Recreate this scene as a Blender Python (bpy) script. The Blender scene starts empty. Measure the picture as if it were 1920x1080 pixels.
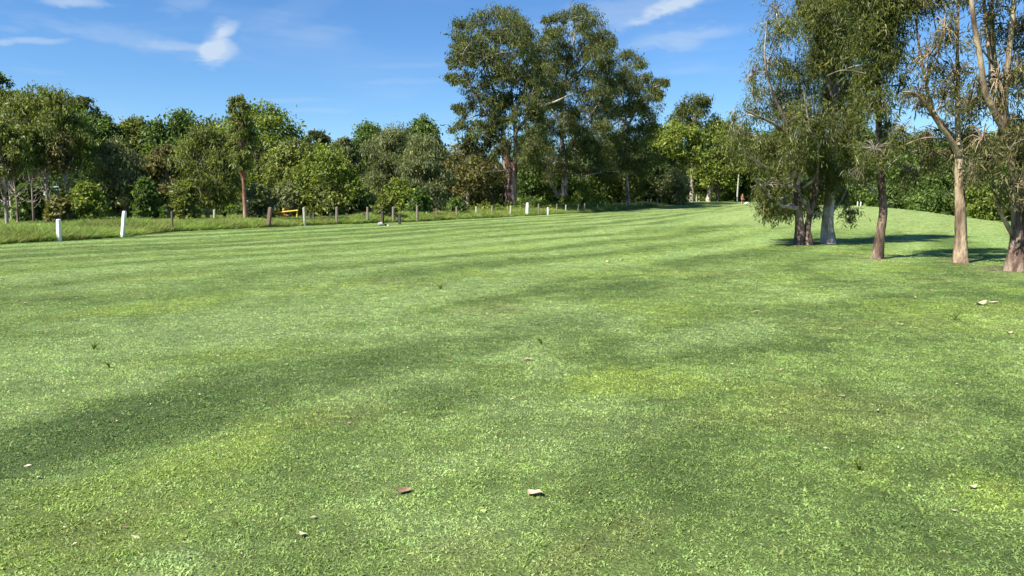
import bpy, bmesh, math, random
import numpy as np
from mathutils import Vector

random.seed(7)
RNG = np.random.default_rng(11)
SC = bpy.context.scene
COL = SC.collection

# ------------------------------------------------------------------ camera
CAM_H = 1.5
TILT = math.radians(6.38)
LENS = 26.0
F = 1920 * LENS / 36.0
cam_data = bpy.data.cameras.new('camera')
cam_data.lens = LENS
cam_data.sensor_width = 36.0
cam_data.clip_start = 0.05
cam_data.clip_end = 3000
cam = bpy.data.objects.new('camera', cam_data)
COL.objects.link(cam)
cam.location = (0, 0, CAM_H)
cam.rotation_euler = (math.radians(90) - TILT, 0, 0)
SC.camera = cam

# ------------------------------------------------------------------ light and sky
SUN_EL = math.radians(48)
SH = Vector((0.80, 0.60, 0)).normalized()          # the way shadows fall on the ground
sun_data = bpy.data.lights.new('sun', 'SUN')
sun_data.energy = 4.9
sun_data.angle = math.radians(0.55)
sun_data.color = (1.0, 0.955, 0.87)
sun = bpy.data.objects.new('sun', sun_data)
COL.objects.link(sun)
sun.rotation_euler = Vector((SH.x * math.cos(SUN_EL), SH.y * math.cos(SUN_EL), -math.sin(SUN_EL))).to_track_quat('-Z', 'Y').to_euler()

SC.view_settings.view_transform = 'Standard'
SC.view_settings.look = 'None'
SC.view_settings.gamma = 1.0
SC.view_settings.use_curve_mapping = False
SC.view_settings.exposure = 1.1
SC.cycles.max_bounces = 5
SC.cycles.diffuse_bounces = 2
SC.cycles.glossy_bounces = 1
SC.cycles.transmission_bounces = 3
SC.cycles.use_adaptive_sampling = True
SC.cycles.adaptive_threshold = 0.02

world = bpy.data.worlds.new('World')
SC.world = world
world.use_nodes = True
WT = world.node_tree
WT.nodes.clear()


def nd(tree, kind, **kw):
    n = tree.nodes.new(kind)
    for k, v in kw.items():
        setattr(n, k, v)
    return n


def math_node(tree, op, a, b=None, c=None, clamp=False):
    n = tree.nodes.new('ShaderNodeMath')
    n.operation = op
    n.use_clamp = clamp
    for i, v in enumerate((a, b, c)):
        if v is None:
            continue
        if isinstance(v, (int, float)):
            n.inputs[i].default_value = v
        else:
            tree.links.new(v, n.inputs[i])
    return n.outputs[0]


def ray(px, py):
    cx = (px - 960) / F
    cy = (540 - py) / F
    return (cx, math.cos(TILT) + cy * math.sin(TILT), -math.sin(TILT) + cy * math.cos(TILT))


def build_world():
    t = WT
    L = t.links.new
    M = lambda *a, **k: math_node(t, *a, **k)
    out = nd(t, 'ShaderNodeOutputWorld')
    bg = nd(t, 'ShaderNodeBackground')
    sky = nd(t, 'ShaderNodeTexSky')
    sky.sky_type = 'NISHITA'
    sky.sun_disc = False
    sky.sun_elevation = SUN_EL
    sky.sun_rotation = math.atan2(-SH.x, -SH.y)
    sky.altitude = 0
    sky.air_density = 1.0
    sky.dust_density = 0.0
    sky.ozone_density = 3.0
    tc = nd(t, 'ShaderNodeTexCoord')
    sep = nd(t, 'ShaderNodeSeparateXYZ')
    L(tc.outputs['Generated'], sep.inputs[0])
    az = M('ARCTAN2', sep.outputs[0], sep.outputs[1])
    el = M('ARCSINE', sep.outputs[2])
    comb = nd(t, 'ShaderNodeCombineXYZ')
    L(az, comb.inputs[0])
    L(el, comb.inputs[1])

    def noise(scale, detail, sx, sy, rot=0.0, dist=0.0, off=0.0):
        mp = nd(t, 'ShaderNodeMapping')
        mp.inputs['Scale'].default_value = (sx, sy, 1)
        mp.inputs['Rotation'].default_value = (0, 0, rot)
        mp.inputs['Location'].default_value = (off, off * 0.7, off)
        L(comb.outputs[0], mp.inputs[0])
        n = nd(t, 'ShaderNodeTexNoise')
        n.inputs['Scale'].default_value = scale
        n.inputs['Detail'].default_value = detail
        n.inputs['Distortion'].default_value = dist
        L(mp.outputs[0], n.inputs['Vector'])
        return n.outputs['Fac']

    def sstep(v, a, b):
        mr = nd(t, 'ShaderNodeMapRange')
        mr.interpolation_type = 'SMOOTHSTEP'
        mr.inputs['From Min'].default_value = a
        mr.inputs['From Max'].default_value = b
        L(v, mr.inputs['Value'])
        return mr.outputs[0]

    # thin cirrus all over the sky
    streak = noise(3.0, 6.0, 1.0, 5.5, 0.12, 0.6, 3.1)
    big = noise(1.7, 3.0, 1.0, 2.0, 0.0, 0.0, 8.3)
    cirrus = M('MULTIPLY', sstep(streak, 0.48, 0.80), sstep(big, 0.36, 0.66))
    cirrus = M('MULTIPLY', cirrus, 0.42)

    # single clouds: (azimuth, elevation, half width, half height, slope, strength, shear)
    wob = noise(9.0, 5.0, 1.0, 2.5, 0.2, 1.2, 1.7)
    fine = noise(30.0, 7.0, 1.0, 3.2, 0.35, 1.0, 2.2)
    wob2 = noise(22.0, 4.0, 1.0, 2.0, 0.3, 0.6, 5.2)
    clouds = []
    for (px, py, hw, hh, sl, st) in [
            (404, 98, 34, 20, .05, .80), (402, 78, 24, 24, .5, .62), (424, 58, 24, 9, .45, .72), (352, 88, 60, 9, .0, .42), (255, 74, 130, 15, -.12, .34),
            (76, 76, 42, 5, .10, .55), (8, 80, 16, 4, .0, .55), (25, 54, 26, 6, .0, .22), (118, 2, 62, 9, .05, .75), (350, 6, 40, 14, .35, .30),
            (560, 20, 70, 22, .40, .16), (1275, 6, 85, 14, .32, .85), (1170, 26, 150, 26, .12, .46), (1275, 72, 125, 15, .10, .46), (600, 207, 62, 4, .03, .28),
            (545, 188, 62, 5, .05, .26), (770, 152, 85, 6, .06, .22), (760, 122, 90, 5, .04, .18), (1290, 132, 80, 6, .02, .20), (75, 135, 40, 4, .0, .16)]:
        r = ray(px, py)
        clouds.append((math.atan2(r[0], r[1]), math.atan2(r[2], math.hypot(r[0], r[1])), hw / F, hh / F, sl, st))
    total = cirrus
    for (a0, e0, hw, hh, sl, st) in clouds:
        da = M('SUBTRACT', az, a0)
        de = M('SUBTRACT', M('SUBTRACT', el, e0), M('MULTIPLY', da, sl))
        wa = M('MULTIPLY', M('ADD', M('MULTIPLY', M('SUBTRACT', wob, 0.5), 1.7), M('MULTIPLY', M('SUBTRACT', fine, 0.5), .9)), hw)
        we = M('MULTIPLY', M('ADD', M('MULTIPLY', M('SUBTRACT', wob2, 0.5), 2.2), M('MULTIPLY', M('SUBTRACT', fine, 0.5), 1.1)), hh)
        qa = M('POWER', M('ABSOLUTE', M('DIVIDE', M('ADD', da, wa), hw)), 2.0)
        qe = M('POWER', M('ABSOLUTE', M('DIVIDE', M('ADD', de, we), hh)), 2.0)
        g = sstep(M('SUBTRACT', 1.0, M('ADD', qa, qe)), -1.1, 1.25)
        g = M('MULTIPLY', g, st)
        g = M('MULTIPLY', M('POWER', g, 1.3), M('ADD', 0.15, M('ADD', M('MULTIPLY', wob, .7), M('MULTIPLY', fine, .8))))
        total = M('ADD', total, g)
    total = M('MINIMUM', total, 0.92)

    hs = nd(t, 'ShaderNodeHueSaturation')
    hs.inputs['Saturation'].default_value = 1.14
    tn = nd(t, 'ShaderNodeMix', data_type='RGBA', blend_type='MULTIPLY')
    tn.inputs['Factor'].default_value = 1.0
    tn.inputs['B'].default_value = (.55, .70, .86, 1)
    L(hs.outputs[0], tn.inputs['A'])
    hs.inputs['Value'].default_value = 1.0
    L(sky.outputs[0], hs.inputs['Color'])
    mix = nd(t, 'ShaderNodeMix', data_type='RGBA')
    L(total, mix.inputs['Factor'])
    L(tn.outputs['Result'], mix.inputs['A'])
    mix.inputs['B'].default_value = (3.4, 4.1, 5.0, 1)
    L(mix.outputs['Result'], bg.inputs['Color'])
    bg.inputs['Strength'].default_value = 0.085
    L(bg.outputs[0], out.inputs[0])


build_world()


# ------------------------------------------------------------------ geometry of the view
def at(px, py, D):
    r = ray(px, py)
    k = D / r[1]
    return np.array((r[0] * k, D, CAM_H + r[2] * k))


def on_flat(px, py):
    r = ray(px, py)
    k = -CAM_H / r[2]
    return np.array((r[0] * k, r[1] * k))


# ------------------------------------------------------------------ noise
def _hash(ix, iy, seed):
    n = (ix.astype(np.int64) * 374761393 + iy.astype(np.int64) * 668265263 + seed * 974634777) & 0xFFFFFFFF
    n = ((n ^ (n >> 13)) * 1274126177) & 0xFFFFFFFF
    n = n ^ (n >> 16)
    return (n & 0xFFFFFF) / float(0xFFFFFF)


def vnoise(x, y, seed=0):
    x = np.asarray(x, float)
    y = np.asarray(y, float)
    ix = np.floor(x)
    iy = np.floor(y)
    fx = x - ix
    fy = y - iy
    fx = fx * fx * (3 - 2 * fx)
    fy = fy * fy * (3 - 2 * fy)
    a = _hash(ix, iy, seed)
    b = _hash(ix + 1, iy, seed)
    c = _hash(ix, iy + 1, seed)
    d = _hash(ix + 1, iy + 1, seed)
    return (a * (1 - fx) + b * fx) * (1 - fy) + (c * (1 - fx) + d * fx) * fy


def fbm(x, y, seed=0, oct=4):
    s = 0.0
    amp = 0.5
    tot = 0.0
    for i in range(oct):
        s = s + amp * vnoise(x * 2 ** i + 17.3 * i, y * 2 ** i - 9.1 * i, seed + i)
        tot += amp
        amp *= 0.5
    return s / tot


def sm(v, a, b):
    t = np.clip((v - a) / (b - a), 0, 1)
    return t * t * (3 - 2 * t)


# ------------------------------------------------------------------ terrain
RAMP_D = [-200, 30, 47, 58, 73, 85, 105, 118, 140, 155, 500]
RAMP_Z = [0, 0, .11, .25, .5, .64, 1.12, 1.55, 2.22, 2.35, 2.5]
FPX = [-260, 0, 108, 229, 322, 505, 631, 782, 988, 1096, 1192, 1240, 1310, 1345]
FD = [24.0, 29.0, 31, 34.7, 40.8, 47, 52, 58, 73, 85, 105, 118, 140, 152]
FX = [(p - 960) / F * d * 1.012 for p, d in zip(FPX, FD)]


def fence_D(px):
    return float(np.interp(px, FPX, FD))


def fence_x(y):
    return np.interp(y, [-60] + FD + [400], [-70] + FX + [120])


def gz(x, y):
    x = np.asarray(x, float)
    y = np.asarray(y, float)
    z = np.interp(y, RAMP_D, RAMP_Z)
    fall = sm(x - (8 + 0.4 * y), 0, 10)
    z = z * (1 - fall) - fall * sm(y, 28, 60) * 0.25
    z = z + 1.2 * np.exp(-((x - 26) / 9.0) ** 2 - ((y - 60) / 13.0) ** 2)
    z = z + (fbm(x * 0.13, y * 0.13, 5, 3) - 0.5) * 0.10 * sm(np.hypot(x, y), 4, 25)
    z = z + (fbm(x * 0.9, y * 0.9, 9, 2) - 0.5) * 0.018
    return z


def gz1(x, y):
    return float(gz(np.array([x]), np.array([y]))[0])


def base_at(px, D):
    x = (px - 960) / F * D / (math.cos(TILT) + 0.1 * math.sin(TILT))
    return np.array((x, D, gz1(x, D)))


# ------------------------------------------------------------------ lawn colour (the grass itself: clover, dry patches; sheen of the mown strips painted in as colour)
MOW = np.array((0.50, 0.866))
C_MID = np.array((0.166, 0.232, 0.068))
C_PALE = np.array((0.226, 0.302, 0.112))
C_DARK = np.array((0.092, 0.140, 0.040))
C_LIME = np.array((0.230, 0.298, 0.060))
C_DRY = np.array((0.205, 0.190, 0.080))
C_LONG = np.array((0.140, 0.188, 0.040))
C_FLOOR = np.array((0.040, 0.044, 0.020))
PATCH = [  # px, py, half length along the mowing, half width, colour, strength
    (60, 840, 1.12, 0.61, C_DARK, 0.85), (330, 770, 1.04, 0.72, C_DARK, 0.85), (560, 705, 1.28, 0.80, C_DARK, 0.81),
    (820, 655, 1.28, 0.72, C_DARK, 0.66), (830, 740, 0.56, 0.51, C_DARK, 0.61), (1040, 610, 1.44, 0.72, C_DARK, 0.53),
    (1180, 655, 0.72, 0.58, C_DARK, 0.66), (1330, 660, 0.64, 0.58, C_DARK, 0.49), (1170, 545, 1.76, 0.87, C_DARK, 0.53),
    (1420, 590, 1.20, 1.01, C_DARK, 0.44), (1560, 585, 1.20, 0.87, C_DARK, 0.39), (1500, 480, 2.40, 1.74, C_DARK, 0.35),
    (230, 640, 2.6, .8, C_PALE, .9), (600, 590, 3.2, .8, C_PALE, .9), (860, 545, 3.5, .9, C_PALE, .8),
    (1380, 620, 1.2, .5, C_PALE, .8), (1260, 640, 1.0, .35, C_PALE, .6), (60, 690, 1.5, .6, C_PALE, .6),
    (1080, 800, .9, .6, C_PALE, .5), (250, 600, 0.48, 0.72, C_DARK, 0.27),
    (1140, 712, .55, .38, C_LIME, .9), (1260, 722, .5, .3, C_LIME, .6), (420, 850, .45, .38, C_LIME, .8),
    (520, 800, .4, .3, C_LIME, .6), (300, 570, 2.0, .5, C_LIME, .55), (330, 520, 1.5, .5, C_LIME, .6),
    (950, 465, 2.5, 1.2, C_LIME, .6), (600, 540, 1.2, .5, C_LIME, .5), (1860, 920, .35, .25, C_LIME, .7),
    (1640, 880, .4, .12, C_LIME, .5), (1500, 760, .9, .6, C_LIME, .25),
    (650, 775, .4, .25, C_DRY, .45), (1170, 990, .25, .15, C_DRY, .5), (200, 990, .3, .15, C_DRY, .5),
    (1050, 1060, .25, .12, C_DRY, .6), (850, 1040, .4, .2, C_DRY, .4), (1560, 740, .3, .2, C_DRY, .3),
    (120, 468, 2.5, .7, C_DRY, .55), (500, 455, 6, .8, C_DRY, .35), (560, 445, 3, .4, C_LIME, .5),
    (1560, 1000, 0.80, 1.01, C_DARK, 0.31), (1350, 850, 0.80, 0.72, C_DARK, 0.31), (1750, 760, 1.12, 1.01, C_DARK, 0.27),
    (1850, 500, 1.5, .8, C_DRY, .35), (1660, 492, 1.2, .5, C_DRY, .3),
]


TRUNKS = [((px - 960) / F * D * .995, D, r) for px, D, r in ((1499, 28, .75), (1516, 28, .7), (1553, 29, .8), (1644, 21, .65), (1801, 19.4, .65), (1904, 17, .9))]


def lawn_tint(x, y):
    x = np.asarray(x, float)
    y = np.asarray(y, float)
    u = x * MOW[0] + y * MOW[1]
    v = x * MOW[1] - y * MOW[0]
    w = v + (fbm(x * 0.11, y * 0.11, 31, 3) - .5) * 3.0
    far = sm(np.hypot(x, y), 10, 26)
    sa = fbm(w * 0.52, u * 0.050, 41, 3) * .62 + fbm(w * 1.35, u * 0.13, 47, 3) * .38
    sb = fbm(w * 0.42, u * 0.22, 43, 4) * .6 + fbm(w * 1.1, u * 0.6, 49, 4) * .4
    s = sa * far + sb * (1 - far)
    stripe = np.sin(2 * np.pi * w / 3.1 + 5 * fbm(u * 0.02, w * 0.1, 51, 2))  # light and dark sheen of the mowing stripes, put into the colour
    s = s + far * 0.17 * stripe
    mott = fbm(x * 2.2, y * 2.2, 57, 4)
    s = s + (mott - .5) * .34
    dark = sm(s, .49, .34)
    pale = sm(s, .53, .66)
    blot = fbm(x * .55, y * .55, 61, 4)
    rag = .45 * fbm(x * 1.1, y * 1.1, 81, 3) + .55 * fbm(x * 4.0, y * 4.0, 83, 3)
    c = np.empty(x.shape + (3,))
    c[...] = C_MID

    def mixc(c, col, m):
        m = np.clip(m, 0, 1)[..., None]
        return c * (1 - m) + col * m
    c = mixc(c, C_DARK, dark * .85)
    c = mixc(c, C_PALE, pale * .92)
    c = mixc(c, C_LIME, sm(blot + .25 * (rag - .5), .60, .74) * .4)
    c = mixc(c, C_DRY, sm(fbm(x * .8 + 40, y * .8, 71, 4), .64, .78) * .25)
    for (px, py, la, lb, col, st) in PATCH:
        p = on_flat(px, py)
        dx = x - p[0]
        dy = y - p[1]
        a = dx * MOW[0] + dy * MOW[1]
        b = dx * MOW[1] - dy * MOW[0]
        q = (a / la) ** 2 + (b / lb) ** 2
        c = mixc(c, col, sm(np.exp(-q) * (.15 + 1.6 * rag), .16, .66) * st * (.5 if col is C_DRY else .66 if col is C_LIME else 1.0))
    c = c * (0.83 + .52 * fbm(x * 3.4, y * 3.4, 91, 4))[..., None]
    # the smoother green of the knoll and the far fairway on the right
    kn = np.exp(-((x - 27) / 14.0) ** 2 - ((y - 55) / 20.0) ** 2)
    c = mixc(c, np.array((.262, .335, .120)), sm(kn, .25, .6) * .85)
    for (tx, ty, tr) in TRUNKS:
        d = np.hypot(x - tx, y - ty)
        c = mixc(c, np.array((.135, .105, .07)), sm(d + (rag - .5) * .7, tr, tr * .35) * .8)
    # rank grass outside the fence, forest floor beyond
    off = fence_x(y) - x
    c = mixc(c, C_LONG, sm(off, -0.1, .5))
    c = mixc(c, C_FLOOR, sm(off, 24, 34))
    return c


# ------------------------------------------------------------------ mesh helpers
def mesh_from(name, V, Q, mats, attr=None, tint=None, smooth=False, mat_idx=None):
    me = bpy.data.meshes.new(name)
    V = np.asarray(V, np.float32)
    Q = np.asarray(Q, np.int32)
    k = Q.shape[1]
    me.vertices.add(len(V))
    me.vertices.foreach_set('co', V.ravel())
    me.loops.add(Q.size)
    me.loops.foreach_set('vertex_index', Q.ravel())
    me.polygons.add(len(Q))
    me.polygons.foreach_set('loop_start', np.arange(0, Q.size, k, dtype=np.int32))
    if mat_idx is not None:
        me.polygons.foreach_set('material_index', np.asarray(mat_idx, np.int32))
    me.update(calc_edges=True)
    me.polygons.foreach_set('use_smooth', np.full(len(Q), smooth, bool))
    if attr is not None:
        a = me.attributes.new('vary', 'FLOAT', 'POINT')
        a.data.foreach_set('value', np.asarray(attr, np.float32))
    if tint is not None:
        a = me.attributes.new('tint', 'FLOAT_COLOR', 'POINT')
        a.data.foreach_set('color', np.c_[tint, np.ones(len(tint))].astype(np.float32).ravel())
    for m in (mats if isinstance(mats, (list, tuple)) else [mats]):
        me.materials.append(m)
    return me


def obj(name, me, parent=None, loc=None, rot=None, scale=None):
    o = bpy.data.objects.new(name, me)
    COL.objects.link(o)
    if parent is not None:
        o.parent = parent
    if loc is not None:
        o.location = tuple(float(v) for v in loc)
    if rot is not None:
        o.rotation_euler = rot
    if scale is not None:
        o.scale = scale if isinstance(scale, (tuple, list)) else (scale,) * 3
    return o


def tag(o, label=None, cat=None, group=None, kind=None):
    for k, v in (('label', label), ('category', cat), ('group', group), ('kind', kind)):
        if v:
            o[k] = v
    return o


def thing(name, label, cat, loc, group=None, rotz=0.0):
    return tag(obj(name, None, None, loc, (0, 0, rotz)), label, cat, group)


def smooth_line(P, R, n):
    """Catmull-Rom through P with radii R, n points."""
    P = np.asarray(P, float)
    R = np.asarray(R, float)
    if len(P) < 3:
        t = np.linspace(0, 1, n)[:, None]
        return P[0] * (1 - t) + P[-1] * t, R[0] * (1 - t[:, 0]) + R[-1] * t[:, 0]
    ext = np.vstack([2 * P[0] - P[1], P, 2 * P[-1] - P[-2]])
    s = np.linspace(0, len(P) - 1 - 1e-6, n)
    i = np.floor(s).astype(int)
    f = (s - i)[:, None]
    p0, p1, p2, p3 = ext[i], ext[i + 1], ext[i + 2], ext[i + 3]
    C = 0.5 * ((2 * p1) + (-p0 + p2) * f + (2 * p0 - 5 * p1 + 4 * p2 - p3) * f ** 2 + (-p0 + 3 * p1 - 3 * p2 + p3) * f ** 3)
    return C, np.interp(s, np.arange(len(P)), R)


class Tubes:
    def __init__(self):
        self.V = []
        self.Q = []
        self.n = 0

    def add(self, P, R, sides=6, n=None, rough=0.0):
        if n is None:
            n = max(4, len(P) * 3)
        C, r = smooth_line(P, R, n)
        T = np.gradient(C, axis=0)
        T /= np.linalg.norm(T, axis=1)[:, None] + 1e-9
        ref = np.array((1.0, 0.0, 0.0)) if abs(T[:, 0]).mean() < .8 else np.array((0.0, 1.0, 0.0))
        A = np.cross(T, ref)
        A /= np.linalg.norm(A, axis=1)[:, None] + 1e-9
        B = np.cross(T, A)
        th = np.arange(sides) / sides * 2 * np.pi
        rr = r[:, None] * np.ones((1, sides))
        if rough:
            ph = RNG.uniform(0, 6.28, 3)
            rr = rr * (1 + rough * (0.6 * np.sin(3 * th[None] + ph[0] + C[:, 2:3] * 1.3) + .5 * np.sin(2 * th[None] + ph[1] - C[:, 2:3] * 2.1)
                                    + .8 * (RNG.random((n, sides)) - .5)))
        ring = C[:, None, :] + rr[..., None] * (np.cos(th)[None, :, None] * A[:, None, :] + np.sin(th)[None, :, None] * B[:, None, :])
        V = ring.reshape(-1, 3)
        i = np.arange(n - 1)[:, None] * sides
        j = np.arange(sides)[None, :]
        j2 = (j + 1) % sides
        Q = np.stack([i + j, i + j2, i + sides + j2, i + sides + j], -1).reshape(-1, 4) + self.n
        cap = np.array([[0, 1, 2, 2]]) if False else None
        self.V.append(V)
        self.Q.append(Q)
        self.n += len(V)
        return C, r

    def mesh(self, name, mat):
        return mesh_from(name, np.vstack(self.V), np.vstack(self.Q), mat, smooth=True)


def unit(a):
    return a / (np.linalg.norm(a, axis=-1, keepdims=True) + 1e-9)


class Leaves:
    def __init__(self):
        self.V = []
        self.A = []
        self.n = 0

    def add(self, C, axis, normal, L, W, vary):
        B = unit(np.cross(normal, axis))
        L = np.broadcast_to(L, (len(C),))[:, None]
        W = np.broadcast_to(W, (len(C),))[:, None]
        bend = np.cross(axis, B) * L * .08
        V = np.stack([C, C + axis * L * .42 + B * W * .5 + bend, C + axis * L, C + axis * L * .42 - B * W * .5 + bend], 1)
        self.V.append(V.reshape(-1, 3))
        self.A.append(np.repeat(vary, 4))
        self.n += len(C)

    def mesh(self, name, mat):
        V = np.vstack(self.V)
        Q = np.arange(len(V)).reshape(-1, 4)
        return mesh_from(name, V, Q, mat, attr=np.concatenate(self.A))


def puff_leaves(lv, c, r, n_sub, per, L, W, droop=0.35, spread=0.30, bias=0.0, flat=0.8, up_only=0.25):
    """A leafy mass: twig ends spread through an uneven ball, each with its own bunch of leaves."""
    r = np.asarray(r, float) * np.ones(3)
    d = unit(RNG.normal(size=(n_sub, 3)))
    d[:, 2] = np.where(d[:, 2] < -up_only, -d[:, 2] * .6, d[:, 2])
    rad = RNG.random(n_sub) ** 0.45 * RNG.uniform(.75, 1.12, n_sub)
    sub = c + d * rad[:, None] * r * np.array((1, 1, flat))
    k = RNG.integers(int(per * .55), int(per * 1.45) + 1, n_sub)
    idx = np.repeat(np.arange(n_sub), k)
    m = len(idx)
    g = RNG.normal(size=(m, 3)) * spread * r.mean() * RNG.uniform(.6, 1.3, n_sub)[idx][:, None]
    g[:, 2] *= .75
    C = sub[idx] + g
    outw = unit(unit(C - c) + .8 * unit(g))
    ax = unit(RNG.normal(size=(m, 3)) + np.array((0, 0, -1.0)) * droop * 3)
    nr = unit(outw * .8 + RNG.normal(size=(m, 3)) * .75 + np.array((0, 0, .35)))
    nr = unit(nr - ax * (nr * ax).sum(1, keepdims=True))
    s = np.exp(RNG.normal(size=m) * .32)
    vary = np.clip(.42 + bias + (RNG.random(n_sub) - .5)[idx] * .45 + RNG.normal(size=m) * .16, 0, 1)
    lv.add(C, ax, nr, L * s, W * s, vary)
    return sub


def strand_leaves(lv, c, r, n_str, length, per, L, W, bias=0.0, wind=0.12):
    """Weeping foliage: hanging strands with narrow leaves along each."""
    r = np.asarray(r, float) * np.ones(3)
    d = unit(RNG.normal(size=(n_str, 3)))
    nc = max(5, n_str // 13)
    dc = unit(RNG.normal(size=(nc, 3)))
    cc = c + dc * (RNG.random(nc) ** .42)[:, None] * r
    st = cc[RNG.integers(0, nc, n_str)] + RNG.normal(size=(n_str, 3)) * .17 * r.mean() * np.array((1, 1, .6))
    ln = RNG.uniform(.45, 1.15, n_str) * length
    dirn = unit(RNG.normal(size=(n_str, 3)) * np.array((.5, .5, .25)) + np.array((wind, .03, -.8)))
    idx = np.repeat(np.arange(n_str), per)
    m = len(idx)
    t = RNG.random(m)
    P = st[idx] + dirn[idx] * (t * ln[idx])[:, None] + RNG.normal(size=(m, 3)) * (.035 + .03 * (1 - t))[:, None]
    bow = unit(d + 1e-6)[idx] * (np.sin(t * 2.2) * .16 * ln[idx])[:, None] * np.array((1, 1, 0))
    P = P + bow
    ax = unit(RNG.normal(size=(m, 3)) * .75 + np.array((0, 0, -1.0)))
    nr = unit(RNG.normal(size=(m, 3)) + np.array((-.3, -.3, .25)))
    nr = unit(nr - ax * (nr * ax).sum(1, keepdims=True))
    s = np.exp(RNG.normal(size=m) * .35)
    vary = np.clip(.42 + bias + (RNG.random(n_str) - .5)[idx] * .5 + RNG.normal(size=m) * .15, 0, 1)
    lv.add(P, ax, nr, L * s, W * s, vary)


# ------------------------------------------------------------------ materials
def new_mat(name):
    m = bpy.data.materials.new(name)
    m.use_nodes = True
    t = m.node_tree
    t.nodes.clear()
    out = t.nodes.new('ShaderNodeOutputMaterial')
    return m, t, out


def ramp(t, fac, stops):
    r = t.nodes.new('ShaderNodeValToRGB')
    e = r.color_ramp.elements
    while len(e) < len(stops):
        e.new(0.5)
    for i, (p, c) in enumerate(stops):
        e[i].position = p
        e[i].color = (*c, 1)
    t.links.new(fac, r.inputs[0])
    return r.outputs[0]


def foliage(name, dark, light, trans=.40, rough=.5, spec=.35, hi=None):
    m, t, out = new_mat(name)
    at_ = nd(t, 'ShaderNodeAttribute')
    at_.attribute_name = 'vary'
    hi = hi or tuple(min(1, v * 1.35) for v in light)
    col = ramp(t, at_.outputs['Fac'], [(0.0, tuple(v * .7 for v in dark)), (.35, dark), (.75, light), (1.0, hi)])
    p = nd(t, 'ShaderNodeBsdfPrincipled')
    p.inputs['Roughness'].default_value = rough
    p.inputs['Specular IOR Level'].default_value = spec
    t.links.new(col, p.inputs['Base Color'])
    tr = nd(t, 'ShaderNodeBsdfTranslucent')
    mul = nd(t, 'ShaderNodeMix', data_type='RGBA', blend_type='MULTIPLY')
    mul.inputs['Factor'].default_value = 1
    mul.inputs['B'].default_value = (1.15, 1.25, .55, 1)
    t.links.new(col, mul.inputs['A'])
    t.links.new(mul.outputs['Result'], tr.inputs[0])
    mx = nd(t, 'ShaderNodeMixShader')
    mx.inputs[0].default_value = trans
    t.links.new(p.outputs[0], mx.inputs[1])
    t.links.new(tr.outputs[0], mx.inputs[2])
    t.links.new(mx.outputs[0], out.inputs[0])
    return m


def bark(name, c1, c2, c3, scale=3.0, stretch=.25, bump=.5, rough=.85):
    m, t, out = new_mat(name)
    g = nd(t, 'ShaderNodeNewGeometry')
    mp = nd(t, 'ShaderNodeMapping')
    mp.inputs['Scale'].default_value = (1, 1, stretch)
    t.links.new(g.outputs['Position'], mp.inputs[0])
    n1 = nd(t, 'ShaderNodeTexNoise')
    n1.inputs['Scale'].default_value = scale
    n1.inputs['Detail'].default_value = 6
    n1.inputs['Distortion'].default_value = .6
    t.links.new(mp.outputs[0], n1.inputs['Vector'])
    n2 = nd(t, 'ShaderNodeTexNoise')
    n2.inputs['Scale'].default_value = scale * 7
    n2.inputs['Detail'].default_value = 5
    t.links.new(mp.outputs[0], n2.inputs['Vector'])
    col = ramp(t, n1.outputs['Fac'], [(.38, c1), (.5, c2), (.60, c3)])
    mul = nd(t, 'ShaderNodeMix', data_type='RGBA', blend_type='MULTIPLY')
    mul.inputs['Factor'].default_value = .7
    t.links.new(col, mul.inputs['A'])
    t.links.new(ramp(t, n2.outputs['Fac'], [(.3, (.5, .48, .46)), (.6, (1.1, 1.1, 1.1))]), mul.inputs['B'])
    p = nd(t, 'ShaderNodeBsdfPrincipled')
    p.inputs['Roughness'].default_value = rough
    p.inputs['Specular IOR Level'].default_value = .2
    t.links.new(mul.outputs['Result'], p.inputs['Base Color'])
    b = nd(t, 'ShaderNodeBump')
    b.inputs['Strength'].default_value = bump
    b.inputs['Distance'].default_value = .03
    t.links.new(n2.outputs['Fac'], b.inputs['Height'])
    t.links.new(b.outputs[0], p.inputs['Normal'])
    t.links.new(p.outputs[0], out.inputs[0])
    return m


def plain(name, col, rough=.7, var=.25, scale=12.0, spec=.3):
    m, t, out = new_mat(name)
    tc = nd(t, 'ShaderNodeTexCoord')
    n = nd(t, 'ShaderNodeTexNoise')
    n.inputs['Scale'].default_value = scale
    n.inputs['Detail'].default_value = 5
    t.links.new(tc.outputs['Object'], n.inputs['Vector'])
    c = ramp(t, n.outputs['Fac'], [(.3, tuple(v * (1 - var) for v in col)), (.65, tuple(min(1, v * (1 + var * .5)) for v in col))])
    p = nd(t, 'ShaderNodeBsdfPrincipled')
    p.inputs['Roughness'].default_value = rough
    p.inputs['Specular IOR Level'].default_value = spec
    t.links.new(c, p.inputs['Base Color'])
    b = nd(t, 'ShaderNodeBump')
    b.inputs['Strength'].default_value = .3
    b.inputs['Distance'].default_value = .01
    t.links.new(n.outputs['Fac'], b.inputs['Height'])
    t.links.new(b.outputs[0], p.inputs['Normal'])
    t.links.new(p.outputs[0], out.inputs[0])
    return m


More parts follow.
